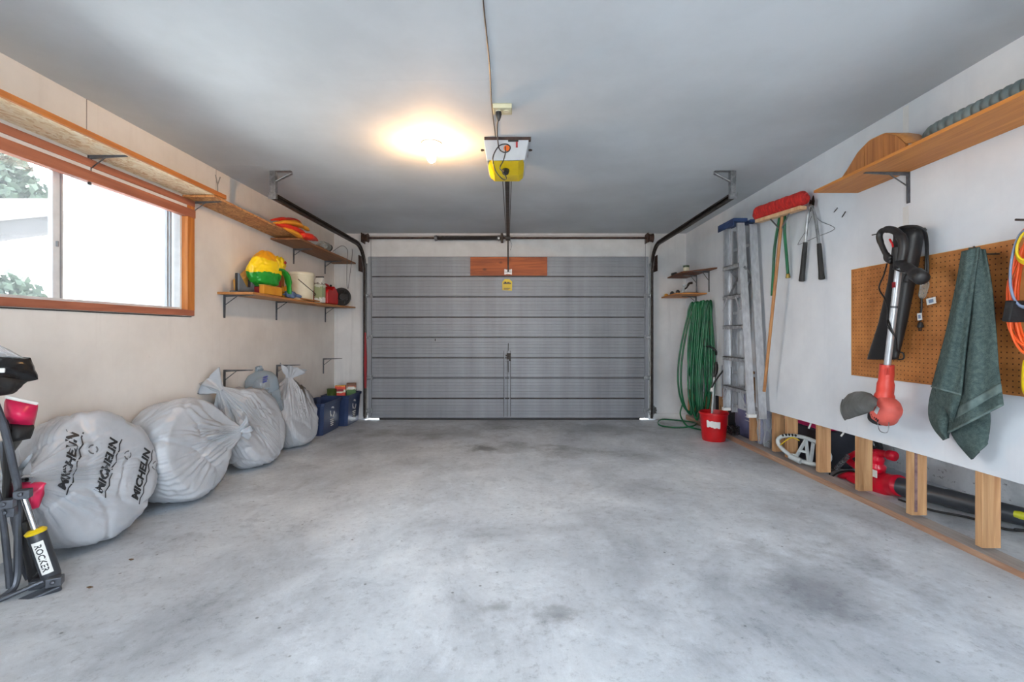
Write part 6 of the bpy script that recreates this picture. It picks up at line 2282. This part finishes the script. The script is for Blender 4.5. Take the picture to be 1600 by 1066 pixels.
# ------------------------------------------------------------------ what is stowed behind the studs
# snowshoe poking out between two studs
ss = thing('snowshoe', 'silver-grey plastic snowshoe poking out between two studs', 'snowshoe', (2.25, 3.7, 0.1))
SA, SB = Vector((2.190, 3.93, 0.225)), Vector((2.37, 3.545, 0.17))
du = (SB - SA).normalized()
dv = Vector((0.15, 0.1, 1)).normalized()
dv = (dv - du * dv.dot(du)).normalized()
Ls = (SB - SA).length
out = []
for i in range(28):
    a = 2 * PI * i / 28
    x = Ls * 0.5 - Ls * 0.5 * math.cos(a)
    out.append(SA + du * x + dv * (0.100 * math.sin(a) * (0.75 + 0.25 * math.sin(a / 2)) + 0.01))
mb = MB()
mb.tube(out, 0.016, 8, closed=True)
mb.build('frame', M['silver_pl'], ss, smooth='all')
for (x0, y0, x1, y1) in ((0.42, -0.08, 0.52, 0.08), (0.52, 0.08, 0.66, -0.08), (0.46, -0.02, 0.62, -0.01), (0.66, 0.08, 0.7, -0.08), (0.30, -0.075, 0.46, -0.06)):
    mb = MB()
    mb.bar(SA + du * Ls * x0 + dv * (y0 + 0.01), SA + du * Ls * x1 + dv * (y1 + 0.01), 0.02, 0.016)
    mb.build('strut', M['silver_pl'], ss)
for k in range(5):
    mb = MB()
    x = 0.10 + 0.06 * k
    p = SA + du * Ls * x + dv * (0.01 + 0.100 * math.sin(math.acos(max(-1, min(1, 1 - 2 * x)))) * 0.95) + Vector((-0.013, -0.006, 0))
    mb.obox(p, 0.012, 0.018, 0.012, Matrix.Rotation(0.3, 3, 'X'))
    plab(mb.build('grip_tooth', M['black'], ss), 'black grip tooth')
mb = MB()
mb.tube(spline([SA + du * Ls * 0.08 + dv * -0.02 + Vector((-0.012, -0.012, 0)), SA + du * Ls * 0.25 + dv * 0.07 + Vector((-0.012, -0.012, 0)), SA + du * Ls * 0.42 + dv * 0.07 + Vector((-0.012, -0.012, 0))], 5), 0.004, 6)
plab(mb.build('cord_edge', M['cord_yellow'], ss, smooth='all'), 'yellow-green edge line')
mb = MB()
mb.tube([SA + du * Ls * 0.30 + dv * -0.075 + Vector((-0.01, -0.02, 0)), SA + du * Ls * 0.52 + dv * -0.085 + Vector((-0.01, -0.02, 0))], 0.022, 14)
mb.build('binding_roll', M['silver_pl'], ss, smooth=True)

# tote and bag in the dark
zt_ = fz(3.7)
tt = thing('storage_tote', 'dark navy storage tote with a magenta lid behind the studs', 'tote', (2.60, 4.05, zt_))
mb = MB()
mb.prism([(-0.12, 0), (0.12, 0), (0.14, 0.31), (-0.14, 0.31)], (2.60, 3.76, zt_ + 0.002), (1, 0, 0), (0, 0, 1), (0, 0.58, 0))
mb.build('body', M['tote'], tt, bevel=0.02, fix=True)
box(2.445, 2.755, 3.745, 4.355, zt_ + 0.312, zt_ + 0.355).build('lid', M['magenta'], tt, bevel=0.01)
mb = MB()
mb.blob((2.90, 3.98, zt_ + 0.235), (0.13, 0.20, 0.25), 0.10, 2.2, 51, 0.75, 36, 24, floor=zt_)
tag(mb.build('black_bag', M['black_shiny'], smooth='all'), 'black plastic bag slumped between the navy tote and the foundation wall', 'bag')
# clear sheeting and lavender bag further back
cs = MB()
cs.grid(lambda u, v: (2.245 + 0.05 * v + 0.018 * math.sin(u * 14 + v * 3) + 0.012 * noise.noise(Vector((u * 5, v * 5, 2))), 4.46 - 0.33 * u + 0.10 * v * (u - 0.2), 0.47 - 0.38 * v), 30, 20)
o = cs.build('clear_sheeting', M['clear'], smooth='all')
tag(o, 'crumpled clear plastic sheeting hanging between two studs', 'sheeting')
lvz = fz(4.9)
lv = thing('lavender_bag', 'lavender printed plastic sack standing behind the ladder', 'sack', (2.42, 4.80, lvz))
mb = MB()
mb.blob((2.435, 4.83, lvz + 0.25), (0.09, 0.29, 0.25), 0.05, 2.0, 61, 0.6, 40, 26, floor=lvz)
mb.build('sack', M['lavender'], lv, smooth='all')
lt = BVHTree.FromPolygons([Vector(p) for p in mb.v], mb.f)
for i, wd in enumerate((0.16, 0.13, 0.10, 0.14, 0.12)):
    vs, fs = strip([(-0.08 + wd * q / 6, 0) for q in range(7)], 0.012 if i < 3 else 0.006)
    wrap(vs, fs, (2.25, 4.72, lvz + 0.36 - 0.034 * i), (0, -1, 0), (0, 0, 1), lt, 0.002).build('white_print', M['white_pl'], lv)
gp = thing('grey_pail', 'dented grey metal pail seen through the gap behind the ladder', 'pail', (2.70, 5.5, 0.5))
mb = MB()
mb.lathe([(0.0, 0), (0.09, 0), (0.11, 0.21), (0.115, 0.212), (0.115, 0.22), (0.10, 0.22), (0.085, 0.02), (0, 0.018)], (2.70, 5.50, lvz + 0.50), (0, 0, 1), 28)
mb.build('body', M['steel'], gp, smooth=True)
mb = MB()
mb.tube(spline([(2.70, 5.385, lvz + 0.70), (2.62, 5.40, lvz + 0.62), (2.585, 5.50, lvz + 0.60), (2.62, 5.60, lvz + 0.62), (2.70, 5.615, lvz + 0.70)], 5), 0.004, 6)
mb.build('handle', M['dark_steel'], gp, smooth='all')
mb = MB()
mb.blob((2.70, 5.82, lvz + 0.66), (0.11, 0.15, 0.17), 0.14, 2.4, 71, 0.9, 26, 18)
tag(mb.build('black_sack', M['black_soft'], smooth='all'), 'black cloth sack in the wall gap next to the hose', 'sack')
bxx = thing('stowed_crate', 'dark crate stowed behind the ladder carrying the pail and black sack', 'crate', (2.78, 5.37, lvz))
mb = MB()
for (a, b, c, d) in ((2.56, 3.0, 4.72, 4.74), (2.56, 3.0, 6.0, 6.02), (2.56, 2.58, 4.74, 6.0), (2.98, 3.0, 4.74, 6.0)):
    mb.box(a, b, c, d, lvz, lvz + 0.48)
mb.box(2.56, 3.0, 4.72, 6.02, lvz + 0.48, lvz + 0.498)
mb.build('case', M['tote'], bxx)
# black wire tangle on the sill
wt = MB()
rnd = random.Random(9)
pts = []
for i in range(46):
    a = i * 1.9
    pts.append((2.205 + 0.05 * rnd.uniform(-1, 1), 4.76 + 0.11 * math.cos(a) * rnd.uniform(0.4, 1), max(fz(4.8) + 0.085, 0.135 + 0.05 * math.sin(a * 1.3) + 0.02 * rnd.uniform(-1, 1))))
wt.tube(spline(pts, 4), 0.004, 6)
tag(wt.build('wire_tangle', M['cord_black'], smooth='all'), 'tangle of black wire on the sill plate below the ladder', 'wire')

# red leaf blower and its tube
XB = 2.52
lbw = thing('leaf_blower', 'magenta-red leaf blower with a long dark tube behind the studs', 'blower', PX(1370, 778, XB))


def bp(x, y, dx=0.0):
    return PX(x, y, XB + dx)


mb = MB()
mb.blob(bp(1352, 757), (0.085, 0.155, 0.085), 0.04, 1.8, 81, 0.8, 36, 24, floor=fz(3.2) + 0.004)
mb.build('fan_housing', M['blower_red'], lbw, smooth='all')
mb = MB()
mb.tube(spline([bp(1356, 760), bp(1375, 759), bp(1392, 758), bp(1406, 759)], 5), [0.085] * 5 + [0.078] * 5 + [0.068] * 6, 24)
mb.build('outlet', M['blower_red'], lbw, smooth='all')
mb = MB()
mb.tube(spline([bp(1362, 748), bp(1367, 732), bp(1370, 718), bp(1374, 706)], 5), [0.078] * 4 + [0.062] * 4 + [0.045] * 4 + [0.034] * 4, 18)
mb.build('motor_neck', M['blower_red'], lbw, smooth='all')
mb = MB()
mb.tube(spline([bp(1324, 716), bp(1338, 708), bp(1352, 705), bp(1370, 707), bp(1385, 710), bp(1397, 713)], 6), [0.020] * 18 + [0.024] * 8 + [0.034] * 5, 14)
mb.build('handle', M['blower_red'], lbw, smooth='all')
mb = MB()
mb.tube(spline([bp(1324, 717), bp(1331, 724), bp(1342, 732), bp(1352, 742)], 5), 0.024, 12)
mb.build('handle_strut', M['blower_red'], lbw, smooth='all')
mb = MB()
mb.tube(spline([bp(1369, 724), bp(1374, 715), bp(1378, 708)], 5), 0.014, 10)
mb.build('trigger', M['blower_red'], lbw, smooth='all')
mb = MB()
mb.tube(spline([bp(1313, 747, -0.05), bp(1322, 743, -0.06), bp(1334, 742, -0.06), bp(1345, 747, -0.04)], 5), [0.024] * 16, 12)
mb.tube(spline([bp(1331, 744, -0.06), bp(1334, 752, -0.05), bp(1338, 758, -0.03)], 5), 0.020, 10)
mb.build('front_foot', M['blower_red'], lbw, smooth='all')
mb = MB()
mb.obox(bp(1366, 740, -0.078), 0.004, 0.05, 0.05, Matrix.Identity(3))
plab(mb.build('white_sticker', M['white_pl'], lbw, bevel=0.002), 'small white sticker')
ta, tb2 = bp(1404, 760, 0.01), Vector((2.90, 2.42, 0.115))
mb = MB()
mb.tube([ta, ta.lerp(tb2, 0.3), ta.lerp(tb2, 0.32), tb2], [0.062, 0.052, 0.056, 0.048], 22)
plab(mb.build('blower_tube', M['tube_dark'], lbw, smooth=True), 'dark grey blower tube')
# spiral cable and cords on the void floor
sc_ = thing('black_spiral_cord', 'black coiled cable lying by the blower handle behind the studs', 'cord', bp(1310, 735))
mb = MB()
a, b = PX(1326, 712, 2.42), PX(1306, 733, 2.40)
nn_ = 60
e1 = (b - a).normalized().orthogonal()
e2 = (b - a).normalized().cross(e1)
pts = [a.lerp(b, i / nn_) + (e1 * math.cos(i * 1.0) + e2 * math.sin(i * 1.0)) * 0.012 for i in range(nn_ + 1)]
mb.tube(pts, 0.004, 6)
mb.build('coil', M['bracket'], sc_, smooth='all')
mb = MB()
mb.tube(spline([b, PX(1298, 737, 2.38), PX(1297, 746, 2.38), PX(1312, 738, 2.42), PX(1330, 736, 2.44), PX(1345, 742, 2.46)], 6), 0.006, 8)
mb.build('tail', M['cord_black'], sc_, smooth='all')
yc = thing('yellow_plug_cord', 'dark cable with a yellow-green plug on the floor behind the nearest stud', 'cord', (2.5, 2.4, 0.06))
z_ = fz(2.4) + 0.012
mb = MB()
mb.tube(spline([(2.45, 3.0, z_), (2.50, 2.82, z_), (2.62, 2.70, z_), (2.66, 2.55, z_), (2.72, 2.48, z_ + 0.02), (2.56, 2.40, z_ + 0.06)], 8), 0.007, 8)
mb.build('cable', M['cord_black'], yc, smooth='all')
mb = MB()
p = PX(1585, 803, 2.50)
mb.tube([p, p + Vector((0.01, -0.02, 0)), p + Vector((0.03, -0.07, -0.002))], [0.016, 0.02, 0.018], 12)
mb.build('plug', mat('lime_plug', (196, 200, 40), 0.4), yc, smooth=True)
